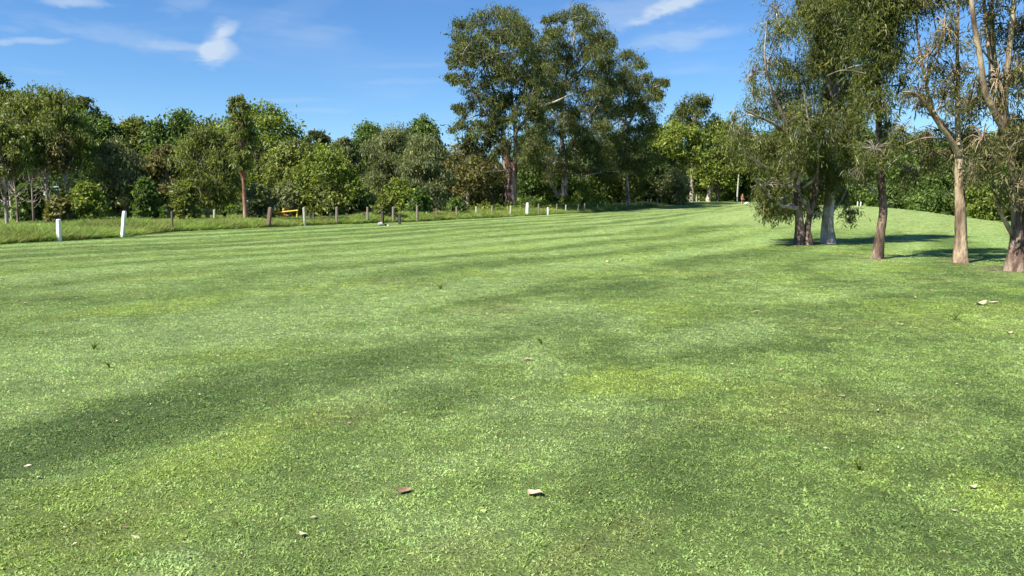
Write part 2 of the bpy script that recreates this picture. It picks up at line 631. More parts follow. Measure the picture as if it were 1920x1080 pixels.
LEAF = {
    'olive': foliage('olive_leaf', (0.112, 0.137, 0.031), (0.314, 0.340, 0.076)),
    'dark': foliage('dark_green_leaf', (0.069, 0.111, 0.024), (0.203, 0.294, 0.051)),
    'bright': foliage('bright_green_leaf', (0.119, 0.164, 0.022), (0.320, 0.373, 0.059)),
    'grey': foliage('grey_green_leaf', (0.137, 0.157, 0.062), (0.336, 0.353, 0.144)),
    'lime': foliage('lime_leaf', (0.137, 0.178, 0.026), (0.377, 0.422, 0.071)),
    'brown': foliage('brownish_leaf', (0.121, 0.110, 0.035), (0.284, 0.265, 0.085)),
    'gum': foliage('gum_leaf', (0.070, 0.087, 0.023), (0.189, 0.206, 0.059), rough=.6, spec=.25),
    'weep': foliage('weeping_leaf', (0.091, 0.108, 0.023), (0.253, 0.270, 0.062), rough=.45, spec=.45, hi=(0.475, 0.403, 0.090)),
    'weepgrey': foliage('weeping_grey_leaf', (0.101, 0.102, 0.036), (0.261, 0.244, 0.090), rough=.45, spec=.45, hi=(0.430, 0.342, 0.129)),
}
BARK = {
    'pale': bark('pale_gum_bark', (.14, .095, .070), (.31, .25, .20), (.48, .42, .36), 3.2, .30, .5),
    'red': bark('reddish_bark', (.19, .085, .055), (.32, .16, .11), (.40, .25, .19), 2.0, .3, .35),
    'brownbark': bark('brown_bark', (.055, .036, .026), (.14, .092, .066), (.30, .22, .165), 4.5, .30, .9),
    'tan': bark('tan_bark', (.095, .066, .044), (.26, .185, .12), (.44, .34, .22), 3.6, .28, .6),
    'dark': bark('dark_bark', (.045, .035, .028), (.09, .072, .058), (.15, .125, .10), 2.5, .25, .7),
    'strip': bark('stringy_red_brown_bark', (.085, .045, .036), (.19, .105, .082), (.36, .28, .24), 2.2, .10, .9),
    'grey': bark('grey_bark', (.13, .11, .09), (.26, .22, .185), (.38, .34, .30), 2.0, .3, .5),
}


def blade_material(name, rough=.55):
    m, t, out = new_mat(name)
    at_ = nd(t, 'ShaderNodeAttribute')
    at_.attribute_type = 'INSTANCER'
    at_.attribute_name = 'tint'
    v = nd(t, 'ShaderNodeAttribute')
    v.attribute_name = 'vary'
    mul = nd(t, 'ShaderNodeMix', data_type='RGBA', blend_type='MULTIPLY')
    mul.inputs['Factor'].default_value = 1
    t.links.new(at_.outputs['Color'], mul.inputs['A'])
    t.links.new(ramp(t, v.outputs['Fac'], [(0, (.62, .68, .52)), (.5, (1.12, 1.12, 1.05)), (.93, (1.4, 1.38, 1.25)), (1, (1.7, 1.5, 1.2))]), mul.inputs['B'])
    p = nd(t, 'ShaderNodeBsdfPrincipled')
    p.inputs['Roughness'].default_value = rough
    p.inputs['Specular IOR Level'].default_value = .35
    t.links.new(mul.outputs['Result'], p.inputs['Base Color'])
    tr = nd(t, 'ShaderNodeBsdfTranslucent')
    t.links.new(mul.outputs['Result'], tr.inputs[0])
    mx = nd(t, 'ShaderNodeMixShader')
    mx.inputs[0].default_value = .3
    t.links.new(p.outputs[0], mx.inputs[1])
    t.links.new(tr.outputs[0], mx.inputs[2])
    t.links.new(mx.outputs[0], out.inputs[0])
    return m


def ground_material():
    m, t, out = new_mat('lawn_ground')
    at_ = nd(t, 'ShaderNodeAttribute')
    at_.attribute_name = 'tint'
    g = nd(t, 'ShaderNodeNewGeometry')
    n1 = nd(t, 'ShaderNodeTexNoise')
    n1.inputs['Scale'].default_value = 5
    n1.inputs['Detail'].default_value = 8
    n1.inputs['Roughness'].default_value = .7
    t.links.new(g.outputs['Position'], n1.inputs['Vector'])
    n2 = nd(t, 'ShaderNodeTexNoise')
    n2.inputs['Scale'].default_value = 60
    n2.inputs['Detail'].default_value = 4
    t.links.new(g.outputs['Position'], n2.inputs['Vector'])
    mul = nd(t, 'ShaderNodeMix', data_type='RGBA', blend_type='MULTIPLY')
    mul.inputs['Factor'].default_value = 1
    t.links.new(at_.outputs['Color'], mul.inputs['A'])
    t.links.new(ramp(t, n1.outputs['Fac'], [(.3, (.66, .70, .60)), (.52, (1, 1, 1)), (.72, (1.28, 1.24, 1.15))]), mul.inputs['B'])
    mul2 = nd(t, 'ShaderNodeMix', data_type='RGBA', blend_type='MULTIPLY')
    mul2.inputs['Factor'].default_value = 1
    t.links.new(mul.outputs['Result'], mul2.inputs['A'])
    t.links.new(ramp(t, n2.outputs['Fac'], [(.3, (.6, .6, .55)), (.65, (1.15, 1.15, 1.1))]), mul2.inputs['B'])
    p = nd(t, 'ShaderNodeBsdfPrincipled')
    p.inputs['Roughness'].default_value = .8
    p.inputs['Specular IOR Level'].default_value = .15
    t.links.new(mul2.outputs['Result'], p.inputs['Base Color'])
    b = nd(t, 'ShaderNodeBump')
    b.inputs['Strength'].default_value = .7
    b.inputs['Distance'].default_value = .03
    t.links.new(n2.outputs['Fac'], b.inputs['Height'])
    t.links.new(b.outputs[0], p.inputs['Normal'])
    t.links.new(p.outputs[0], out.inputs[0])
    return m


# ------------------------------------------------------------------ ground
def axis_lines(parts):
    out = []
    for a, b, s in parts:
        out.append(np.arange(a, b, s))
    return np.concatenate(out)


def build_ground():
    xs = axis_lines([(-600, -200, 50), (-200, -80, 6), (-80, -40, 1.2), (-40, -14, .5), (-14, 14, .28), (14, 45, .5), (45, 90, 1.2), (90, 200, 6), (200, 650, 50)])
    ys = axis_lines([(-300, -30, 30), (-30, 0, 3), (0, 14, .28), (14, 36, .5), (36, 80, .8), (80, 170, 1.6), (170, 260, 10), (260, 1400, 80)])
    X, Y = np.meshgrid(xs, ys)
    x, y = X.ravel(), Y.ravel()
    V = np.c_[x, y, gz(x, y)]
    nx, ny = len(xs), len(ys)
    i = np.arange(ny - 1)[:, None] * nx + np.arange(nx - 1)[None]
    Q = np.stack([i, i + 1, i + nx + 1, i + nx], -1).reshape(-1, 4)
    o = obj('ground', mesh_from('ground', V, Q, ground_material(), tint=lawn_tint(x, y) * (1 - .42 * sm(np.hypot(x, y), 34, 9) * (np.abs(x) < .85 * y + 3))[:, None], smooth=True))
    tag(o, 'gently rolling mown green fairway running back to the trees', 'ground', kind='structure')


build_ground()


# ------------------------------------------------------------------ grass
def clump_mesh(name, n, rad, h0, h1, w, lean0, lean1, mat, seed):
    rg = np.random.default_rng(seed)
    V, Q, A = [], [], []
    for i in range(n):
        a = rg.uniform(0, 6.28)
        r = rad * math.sqrt(rg.random())
        p = np.array((math.cos(a) * r, math.sin(a) * r, -0.004))
        h = rg.uniform(h0, h1)
        ln = math.radians(rg.uniform(lean0, lean1))
        b = rg.uniform(0, 6.28)
        d = np.array((math.cos(b) * math.sin(ln), math.sin(b) * math.sin(ln), math.cos(ln)))
        c = rg.uniform(0, 6.28)
        s = np.array((math.cos(c), math.sin(c), 0))
        s = s - d * np.dot(s, d)
        s /= np.linalg.norm(s) + 1e-9
        ww = w * rg.uniform(.7, 1.3)
        bend = np.array((math.cos(b), math.sin(b), -.25)) * h * .22
        k = len(V)
        V += [p - s * ww * .5, p + s * ww * .5, p + d * h * .55 + s * ww * .42, p + d * h * .55 - s * ww * .42, p + d * h + bend]
        Q += [(k, k + 1, k + 2, k + 3), (k + 3, k + 2, k + 4, k + 4)]
        A += [rg.random()] * 5
    me = bpy.data.meshes.new(name)
    me.from_pydata([tuple(v) for v in V], [], [q if q[2] != q[3] else q[:3] for q in Q])
    a = me.attributes.new('vary', 'FLOAT', 'POINT')
    a.data.foreach_set('value', np.array(A, np.float32))
    me.materials.append(mat)
    me.update()
    return me


def scatter(name, P, rot, scl, tint, clumps):
    """Point mesh + geometry nodes that puts one of the clumps on every point."""
    me = bpy.data.meshes.new(name)
    n = len(P)
    me.vertices.add(n)
    me.vertices.foreach_set('co', P.astype(np.float32).ravel())
    a = me.attributes.new('rot', 'FLOAT_VECTOR', 'POINT')
    a.data.foreach_set('vector', rot.astype(np.float32).ravel())
    a = me.attributes.new('scl', 'FLOAT_VECTOR', 'POINT')
    a.data.foreach_set('vector', scl.astype(np.float32).ravel())
    a = me.attributes.new('pick', 'INT', 'POINT')
    a.data.foreach_set('value', RNG.integers(0, len(clumps), n).astype(np.int32))
    a = me.attributes.new('tint', 'FLOAT_COLOR', 'POINT')
    a.data.foreach_set('color', np.c_[tint, np.ones(n)].astype(np.float32).ravel())
    o = obj(name, me)
    ng = bpy.data.node_groups.new(name + '_nodes', 'GeometryNodeTree')
    ng.interface.new_socket('Geometry', in_out='INPUT', socket_type='NodeSocketGeometry')
    ng.interface.new_socket('Geometry', in_out='OUTPUT', socket_type='NodeSocketGeometry')
    gi = ng.nodes.new('NodeGroupInput')
    go = ng.nodes.new('NodeGroupOutput')
    m2p = ng.nodes.new('GeometryNodeMeshToPoints')
    iop = ng.nodes.new('GeometryNodeInstanceOnPoints')
    g2i = ng.nodes.new('GeometryNodeGeometryToInstance')
    for i, cm in enumerate(clumps):
        src = bpy.data.objects.new(name + '_clump', cm)
        oi = ng.nodes.new('GeometryNodeObjectInfo')
        oi.inputs['Object'].default_value = src
        ng.links.new(oi.outputs['Geometry'], g2i.inputs[0])
    iop.inputs['Pick Instance'].default_value = True

    def named(nm, dt):
        q = ng.nodes.new('GeometryNodeInputNamedAttribute')
        q.data_type = dt
        q.inputs['Name'].default_value = nm
        return [s for s in q.outputs if s.enabled and s.name == 'Attribute'][0]
    e2r = ng.nodes.new('FunctionNodeEulerToRotation')
    ng.links.new(named('rot', 'FLOAT_VECTOR'), e2r.inputs[0])
    ng.links.new(gi.outputs[0], m2p.inputs[0])
    ng.links.new(m2p.outputs[0], iop.inputs['Points'])
    ng.links.new(g2i.outputs[0], iop.inputs['Instance'])
    ng.links.new(e2r.outputs[0], iop.inputs['Rotation'])
    ng.links.new(named('scl', 'FLOAT_VECTOR'), iop.inputs['Scale'])
    ng.links.new(named('pick', 'INT'), iop.inputs['Instance Index'])
    ng.links.new(iop.outputs[0], go.inputs[0])
    md = o.modifiers.new('scatter', 'NODES')
    md.node_group = ng
    return o


BLADE = blade_material('grass_blade')


def build_grass():
    cl = [clump_mesh('grass_clump', 52, .055, .008, .021, .0040, 25, 85, BLADE, 100 + i) for i in range(5)]
    cl += [clump_mesh('clover_clump', 34, .055, .007, .015, .0085, 35, 86, BLADE, 150 + i) for i in range(4)]
    P, S = [], []
    bands = [(2.2, 5, 620, 1.0), (5, 8, 430, 1.1), (8, 13, 240, 1.25), (13, 20, 120, 1.6), (20, 30, 85, 2.0), (30, 48, 36, 2.6), (48, 75, 9, 3.4)]
    for d0, d1, den, sc in bands:
        w = d1 * .80 + 1.5
        n = int((d1 - d0) * 2 * w * den)
        x = RNG.uniform(-w, w, n)
        y = RNG.uniform(d0, d1, n)
        keep = (np.abs(x) < .80 * y + 1.5) & (x > fence_x(y) + .15)
        x, y = x[keep], y[keep]
        P.append(np.c_[x, y, gz(x, y)])
        k = sc * RNG.uniform(.75, 1.25, len(x))
        hz = np.minimum(k, 1.25) * RNG.uniform(.7, 1.25, len(x))
        S.append(np.c_[k, k, hz])
    P = np.vstack(P)
    S = np.vstack(S)
    n = len(P)
    R = np.c_[RNG.normal(size=n) * .08, RNG.normal(size=n) * .08, RNG.uniform(0, 6.28, n)]
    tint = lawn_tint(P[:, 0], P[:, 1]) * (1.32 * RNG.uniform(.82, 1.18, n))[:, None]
    tint *= 1 + RNG.normal(size=(n, 3)) * np.array((.05, .02, .06))
    o = scatter('mown_grass', P, R, S, np.clip(tint, 0, 1), cl)
    tag(o, 'short mown grass blades covering the near fairway', 'grass', kind='stuff')

    # rank grass and weeds outside the fence
    cl2 = [clump_mesh('rank_clump', 70, .24, .18, .55, .018, 4, 40, BLADE, 200 + i) for i in range(5)]
    n = 46000
    y = 24 + (RNG.random(n) ** 1.5) * 105
    off = RNG.random(n) ** 1.25 * 26
    x = fence_x(y) - off + .05
    hgt = .5 + 1.4 * fbm(x * .35, y * .35, 131, 3)
    hgt = hgt * np.interp(off, [0, 1.2, 5, 9, 26], [.55, 1, 1, .55, .6])
    sc = RNG.uniform(.8, 1.4, n) * np.interp(y, [24, 60, 120], [1, 1.25, 1.6])
    P = np.c_[x, y, gz(x, y) - .01]
    R = np.c_[RNG.normal(size=n) * .1, RNG.normal(size=n) * .1, RNG.uniform(0, 6.28, n)]
    c = C_LONG * (0.6 + .9 * fbm(x * .45, y * .45, 141, 4))[:, None] * RNG.uniform(.75, 1.3, n)[:, None] * 1.6
    q = sm(fbm(x * .9, y * .9, 151, 3), .42, .66)[:, None]
    c = c * (1 - q) + np.array((.25, .285, .075)) * q
    o = scatter('rank_grass', P, R, np.c_[sc, sc, hgt], c, cl2)
    tag(o, 'long rank grass and weeds outside the post line', 'grass', kind='stuff')


build_grass()


# ------------------------------------------------------------------ trees
def finish_tree(name, label, base, trunk_tubes, trunk_mat, branch_list, branch_mat, twigs, leaves, leaf_mat, cat='tree', group=None):
    t = thing(name, label, cat, base, group)
    obj('trunk', trunk_tubes.mesh('trunk', trunk_mat), t)
    for b in branch_list:
        obj('branch', b.mesh('branch', branch_mat), t)
    if twigs is not None and twigs.n:
        obj('twigs', twigs.mesh('twigs', branch_mat), t)['kind'] = 'stuff'
    if leaves is not None and leaves.n:
        obj('crown', leaves.mesh('crown', leaf_mat), t)
    return t


def auto_tree(name, label, px, D, top, half_w, style, leaf, bk, low=.25, dens=1.0, stems=1, lean=0.0, trunk_r=None, n_puff=None, leaf_s=1.0, cat='tree'):
    """A tree of the woodland edge, built in its own local space (metres)."""
    base = base_at(px, D)
    H = at(px, top, D)[2] - base[2]
    W = half_w / F * D * (1.16 if cat == 'tree' and style != 'dome' and px < 900 else 1.0)
    if cat == 'tree' and style != 'wisp' and style != 'dome':
        low = low * .5
    tr = trunk_r or (.028 * H + .02)
    zb = H * low
    rz = (H - zb) / 2
    zc = zb + rz
    if n_puff is None:
        n_puff = {'dense': 26, 'dome': 34, 'wisp': 22, 'soft': 30, 'shrub': 12}[style]
    tubes = Tubes()
    twigs = Tubes()
    lv = Leaves()
    trunks = []
    for s in range(stems):
        a = 6.28 * s / max(stems, 1) + random.random()
        sp = 0.0 if stems == 1 else .35 * W
        pts = [(0.12 * s, 0, -.15), (math.cos(a) * sp * .35 + lean * .25 * H, math.sin(a) * sp * .35, H * .3),
               (math.cos(a) * sp * .8 + lean * .5 * H + random.uniform(-.05, .05) * H * .5, math.sin(a) * sp * .8, H * .55),
               (math.cos(a) * sp + lean * .7 * H + random.uniform(-.08, .08) * H * .5, math.sin(a) * sp, H * .84)]
        C, r = tubes.add(pts, [tr * 1.15, tr * .8, tr * .5, tr * .14], 8, 16, .05)
        trunks.append((C, r))
    if style == 'wisp' and bk == 'pale':
        for i in range(20):
            C, r = trunks[0]
            j = RNG.integers(3, 11)
            an = RNG.uniform(0, 6.283)
            ln = RNG.uniform(.10, .26) * H
            e = C[j] + np.array((math.cos(an) * ln * .8, math.sin(an) * ln * .8, ln * RNG.uniform(.3, 1.0)))
            m_ = (C[j] + e) * .5 + np.array((math.cos(an), math.sin(an), -.5)) * ln * .08
            twigs.add([C[j], m_, e], [.030, .018, .007], 4, 6)
            twigs.add([m_, (m_ + e) * .5 + RNG.normal(size=3) * .12 * ln, e + RNG.normal(size=3) * .25 * ln], [.014, .010, .005], 3, 4)
    Hc = H - zb
    base_r = {'dense': .36, 'dome': .30, 'wisp': .30, 'soft': .34, 'shrub': .46}[style] * min(W, Hc * .55)
    cover = {'dense': 1.25, 'dome': 1.35, 'wisp': .75, 'soft': 1.2, 'shrub': 1.2}[style]
    n_puff = int(np.clip(cover * 2 * W * Hc / base_r ** 2, 10, 64 if style != 'dome' else 95))
    ls = leaf_s * (.45 + .55 * D / 60)
    for i in range(n_puff):
        tz = (i + RNG.random()) / n_puff
        prof = math.sqrt(max(0.04, 1 - (max(tz - .38, 0) / .64) ** 2)) * min(1, .78 + .22 * tz / .38)
        if style == 'dome':
            prof = math.sqrt(max(0.10, 1 - tz ** 3.4))
        rr = base_r * RNG.uniform(.7, 1.35) * (.75 + .25 * prof)
        an = RNG.uniform(0, 6.283)
        k = RNG.uniform(.35, 1.0) ** .5 * RNG.uniform(.9, 1.12)
        rad = max(0, W * prof - rr * .55) * k
        c = np.array((math.cos(an) * rad, math.sin(an) * rad, zb + rr * .4 + tz * (Hc - rr * 1.0)))
        if style == 'dome':
            d = unit(RNG.normal(size=3))
            d[2] = abs(d[2]) * 1.1 - .1
            d = d / (np.abs(d) ** 2.5).sum() ** .4 * RNG.uniform(.86, 1.0)
            c = np.array((d[0] * (W - rr * .7), d[1] * (W - rr * .7), zb + rr * .6 + max(d[2], -.05) * (Hc - rr * 1.5)))
        c[0] += lean * c[2]
        C, r = trunks[i % stems]
        j = int(np.argmin(np.abs(C[:, 2] - c[2] * RNG.uniform(.55, .85))))
        j = max(2, min(j, len(C) - 2))
        mid = C[j] * .5 + c * .5 + np.array((0, 0, .04 * H))
        twigs.add([C[j], mid, c], [min(r[j] * .4, .05), .022, .008], 4, 5)
        if style == 'wisp':
            sub = puff_leaves(lv, c, rr * 1.15, max(6, int(13 * dens ** .5)), 22 * dens ** .5, .24 * ls, .085 * ls, droop=.55, spread=.24, flat=.9, up_only=.7)
        elif style == 'soft':
            sub = puff_leaves(lv, c, rr, 13, 29 * dens, .25 * ls, .075 * ls, droop=.6, spread=.32, flat=.95, up_only=.5)
        else:
            sub = puff_leaves(lv, c, rr * 1.1, 14, 20 * dens, .235 * ls, .130 * ls, droop=.25, spread=.28, flat=.9, up_only=.6)
        step = 7 if style != 'wisp' else 2
        for q in sub[::step]:
            twigs.add([c, (c + q) * .5 + RNG.normal(size=3) * .06, q], [.012, .008, .004], 3, 4)
    return finish_tree(name, label, base, tubes, BARK[bk], [], BARK[bk], twigs, lv, LEAF[leaf], cat)


WOOD = [
    ('gum_sapling', 'slim bare pale sapling stem, second from the left edge', 33, 47, 236, 20, 'wisp', 'olive', 'pale', dict(low=.66, dens=.6, trunk_r=.075)),
    ('gum_sapling', 'slim pale sapling between the left edge stems and the first white post', 62, 49, 240, 20, 'wisp', 'olive', 'pale', dict(low=.62, dens=.6, trunk_r=.07, lean=.02)),
    ('gum_sapling', 'slim pale sapling stem just right above the first white post', 128, 50, 250, 18, 'wisp', 'brown', 'pale', dict(low=.62, dens=.5, trunk_r=.06, lean=-.02)),
    # name, label, px, D, top, half width px, style, leaf, bark, extras
    ('gum_tree', 'dark leafy tree rising highest at the far left edge behind the others', 12, 74, 136, 36, 'dense', 'dark', 'grey', dict(low=.3, n_puff=20)),
    ('gum_tree', 'thin young gum with a bare pale stem at the far left edge', 12, 45, 228, 42, 'wisp', 'olive', 'pale', dict(low=.48, dens=.9, trunk_r=.10, n_puff=16)),
    ('gum_tree', 'broad olive gum with a slim pale trunk behind the first white post', 92, 52, 163, 76, 'wisp', 'olive', 'pale', dict(low=.40, dens=2.0, n_puff=40, trunk_r=.12, lean=-.02)),
    ('gum_tree', 'olive gum filling the left edge behind the thin pale stem', 22, 57, 172, 62, 'wisp', 'olive', 'pale', dict(low=.35, dens=2.0, n_puff=32, trunk_r=.12)),
    ('gum_tree', 'sparse twiggy gum top poking above the left tree line', 160, 72, 178, 44, 'wisp', 'gum', 'grey', dict(low=.62, dens=.8, n_puff=16)),
    ('woodland_tree', 'very dark round tree behind the bright sapling at left', 150, 66, 205, 56, 'dense', 'dark', 'dark', dict(low=.12, n_puff=30)),
    ('woodland_tree', 'mid green tree left of the sky notch above the leaning white post', 196, 72, 216, 44, 'dense', 'dark', 'dark', dict(low=.2)),
    ('woodland_tree', 'grey-olive bushy tree behind the leaning white post', 232, 55, 262, 50, 'soft', 'grey', 'grey', dict(low=.22, dens=.9, n_puff=26, stems=2)),
    ('woodland_tree', 'rounded green tree behind the grey-olive one, right of the sky notch', 264, 74, 220, 40, 'dense', 'olive', 'dark', dict(low=.2)),
    ('woodland_tree', 'tall green tree with an uneven top between the notch and the big dome', 338, 70, 209, 52, 'dense', 'dark', 'dark', dict(low=.15, n_puff=30)),
    ('gum_tree', 'pale twiggy half-bare gum in front of the tall uneven green tree', 318, 56, 272, 34, 'wisp', 'brown', 'pale', dict(low=.25, dens=.9, n_puff=20)),
    ('gum_tree', 'grey-leaved gum with two slim pinkish stems left of the red trunk', 388, 55, 236, 56, 'soft', 'olive', 'pale', dict(low=.3, dens=1.0, stems=2, trunk_r=.11, n_puff=32)),
    ('gum_tree', 'narrow gum with a bright reddish trunk in front of the big green dome', 460, 50, 178, 23, 'wisp', 'olive', 'red', dict(low=.44, dens=.36, trunk_r=.145, lean=-.012)),
    ('shade_tree', 'large dome-shaped bright green tree behind the red-trunked gum', 484, 72, 183, 100, 'dome', 'bright', 'dark', dict(low=.12, n_puff=60, dens=1.05)),
    ('woodland_tree', 'olive tree leaning out from the right flank of the big dome', 560, 66, 262, 52, 'dense', 'olive', 'dark', dict(low=.1)),
    ('woodland_tree', 'yellowish green spreading tree right of the big dome', 618, 64, 272, 60, 'dense', 'bright', 'dark', dict(low=.08, n_puff=32)),
    ('gum_tree', 'thin twiggy gum top against the sky just right of the big dome', 596, 82, 244, 28, 'wisp', 'gum', 'grey', dict(low=.66, dens=.6, n_puff=11)),
    ('woodland_tree', 'small grey-green tree top at the sky gap mid-left', 648, 80, 258, 32, 'soft', 'grey', 'dark', dict(low=.2)),
    ('woodland_tree', 'dark green tree standing behind the left of the grey-green pair', 700, 86, 231, 44, 'dense', 'dark', 'dark', dict(low=.2)),
    ('woodland_tree', 'billowing grey-green tree, taller of the soft pair near the centre', 738, 74, 238, 56, 'soft', 'grey', 'dark', dict(low=.1, n_puff=44, dens=1.2)),
    ('woodland_tree', 'dark round tree behind the right of the grey-green pair', 794, 86, 222, 40, 'dense', 'dark', 'dark', dict(low=.2)),
    ('woodland_tree', 'rounded grey-green tree, lower of the soft pair near the centre', 797, 71, 252, 44, 'soft', 'grey', 'dark', dict(low=.1, n_puff=36, dens=1.2)),
    ('woodland_tree', 'brownish olive bushy tree left of the great gum trunk', 878, 84, 262, 58, 'dense', 'brown', 'grey', dict(low=.12, n_puff=30)),
    ('woodland_tree', 'low olive tree directly left of the great gum trunk', 920, 90, 292, 44, 'wisp', 'olive', 'grey', dict(low=.15, dens=1.4, n_puff=26)),
    ('woodland_tree', 'dark tree behind the great gum trunk', 1000, 106, 250, 56, 'dense', 'dark', 'dark', dict(low=.05, n_puff=30)),
    ('woodland_tree', 'dark thicket tree under the second great gum', 1088, 112, 258, 64, 'dense', 'dark', 'dark', dict(low=.04, n_puff=32)),
    ('woodland_tree', 'dark olive tree below the right lobe of the great gums', 1160, 116, 246, 60, 'dense', 'olive', 'dark', dict(low=.06, n_puff=32)),
    ('woodland_tree', 'shadowy tree at the far end of the post line', 1222, 122, 268, 56, 'dense', 'dark', 'dark', dict(low=.05, n_puff=28)),
    ('shade_tree', 'sunlit lime green round-topped tree right of the great gums', 1258, 124, 222, 62, 'dome', 'lime', 'dark', dict(low=.45, n_puff=44)),
    ('gum_tree', 'distant open-crowned gum rising behind the lime green tree', 1296, 140, 176, 48, 'wisp', 'gum', 'pale', dict(low=.55, dens=1.2, n_puff=24, trunk_r=.4)),
    ('woodland_tree', 'green tree above the leaning pale trunk near the far pole', 1345, 138, 226, 52, 'dense', 'bright', 'dark', dict(low=.30, n_puff=32)),
    ('woodland_tree', 'dark tree behind the far pole', 1392, 146, 240, 50, 'dense', 'dark', 'dark', dict(low=.14, n_puff=26)),
    ('woodland_tree', 'dark tree showing behind the twin-trunked tree', 1452, 140, 236, 56, 'dense', 'dark', 'dark', dict(low=.06, n_puff=28)),
    ('woodland_tree', 'dark green tree behind the thick pale trunk on the right', 1545, 120, 250, 70, 'dense', 'dark', 'dark', dict(low=.05, n_puff=30)),
    ('woodland_tree', 'dark green tree beyond the knoll, left of the third right-hand trunk', 1625, 104, 246, 60, 'dense', 'dark', 'dark', dict(low=.03, n_puff=30)),
    ('woodland_tree', 'broad dark green tree beyond the knoll between the third and fourth right-hand trunks', 1712, 98, 252, 70, 'dense', 'dark', 'dark', dict(low=.02, n_puff=36)),
    ('woodland_tree', 'leafy green tree beyond the knoll directly behind the fourth right-hand trunk', 1790, 92, 250, 60, 'dense', 'dark', 'dark', dict(low=.02, n_puff=30)),
    ('woodland_tree', 'green tree beyond the knoll between the fourth and fifth right-hand trunks', 1858, 88, 248, 60, 'dense', 'olive', 'dark', dict(low=.02, n_puff=30)),
    ('woodland_tree', 'green tree at the right edge behind the many-stemmed gum', 1930, 84, 240, 64, 'dense', 'dark', 'dark', dict(low=.02, n_puff=30)),
]
SHRUB = [
    ('shrub', 'bright sunlit leafy sapling between the two white posts', 165, 43, 342, 27, 'shrub', 'lime', 'grey', dict(low=.08, n_puff=15, leaf_s=.9)),
    ('shrub', 'dark green shrub left of the first white post', 55, 50, 345, 24, 'shrub', 'dark', 'dark', dict(low=.02)),
    ('shrub', 'dark brownish shrub right above the first white post', 112, 42, 372, 20, 'shrub', 'brown', 'dark', dict(low=.1)),
    ('shrub', 'upright green shrub right of the leaning white post', 275, 49, 336, 18, 'shrub', 'dark', 'dark', dict(low=.02, n_puff=14)),
    ('shrub', 'yellow-green shrub right of the thin brown post', 352, 50, 344, 24, 'shrub', 'olive', 'dark', dict(low=.02, n_puff=14)),
    ('shrub', 'grey-green shrub right of the red trunk', 492, 56, 350, 26, 'shrub', 'grey', 'dark', dict(low=.02, n_puff=14)),
    ('shrub', 'tall dark shrub behind the yellow barrier', 540, 62, 345, 30, 'shrub', 'grey', 'dark', dict(low=.02, n_puff=14)),
    ('shrub', 'olive shrub behind the row of dark bollards', 612, 62, 345, 36, 'shrub', 'olive', 'dark', dict(low=.02, n_puff=16)),
    ('shrub', 'grey shrub at the right end of the dark bollards', 676, 66, 348, 30, 'shrub', 'grey', 'dark', dict(low=.02, n_puff=14)),
    ('shrub', 'bright green bush at the foot of the taller grey-green tree', 748, 68, 338, 28, 'shrub', 'bright', 'dark', dict(low=.02, n_puff=16)),
    ('shrub', 'dark sapling in front of the bright green bush', 722, 58, 366, 15, 'shrub', 'olive', 'dark', dict(low=.1)),
    ('shrub', 'small dark shrub left of the three thin posts at centre left', 786, 62, 356, 20, 'shrub', 'dark', 'dark', dict(low=.02)),
    ('shrub', 'low dark shrub among the thin posts left of the great gum', 857, 66, 372, 16, 'shrub', 'dark', 'dark', dict(low=.1)),
    ('shrub', 'pale olive rounded bush near the far end of the post line', 1258, 118, 318, 40, 'shrub', 'grey', 'dark', dict(low=.02, n_puff=20)),
    ('shrub', 'bright low bush right of the foot of the second great gum', 1082, 98, 345, 26, 'shrub', 'bright', 'dark', dict(low=.02)),
    ('shrub', 'dense green bush on the knoll edge left of the fourth right-hand trunk', 1745, 84, 352, 44, 'shrub', 'dark', 'dark', dict(low=.0, n_puff=18)),
    ('shrub', 'sunlit bush on the knoll edge right of the fourth right-hand trunk', 1835, 80, 345, 38, 'shrub', 'bright', 'dark', dict(low=.0, n_puff=18)),
    ('shrub', 'dark bush beyond the knoll left of the third right-hand trunk', 1655, 96, 345, 44, 'shrub', 'dark', 'dark', dict(low=.0, n_puff=18)),
]
for s in WOOD:
    auto_tree(*s[:2], s[2], s[3], s[4], s[5], s[6], s[7], s[8], **s[9])
for s in SHRUB:
    auto_tree(*s[:2], s[2], s[3], s[4], s[5], s[6], s[7], s[8], cat='shrub', trunk_r=.04, **s[9])


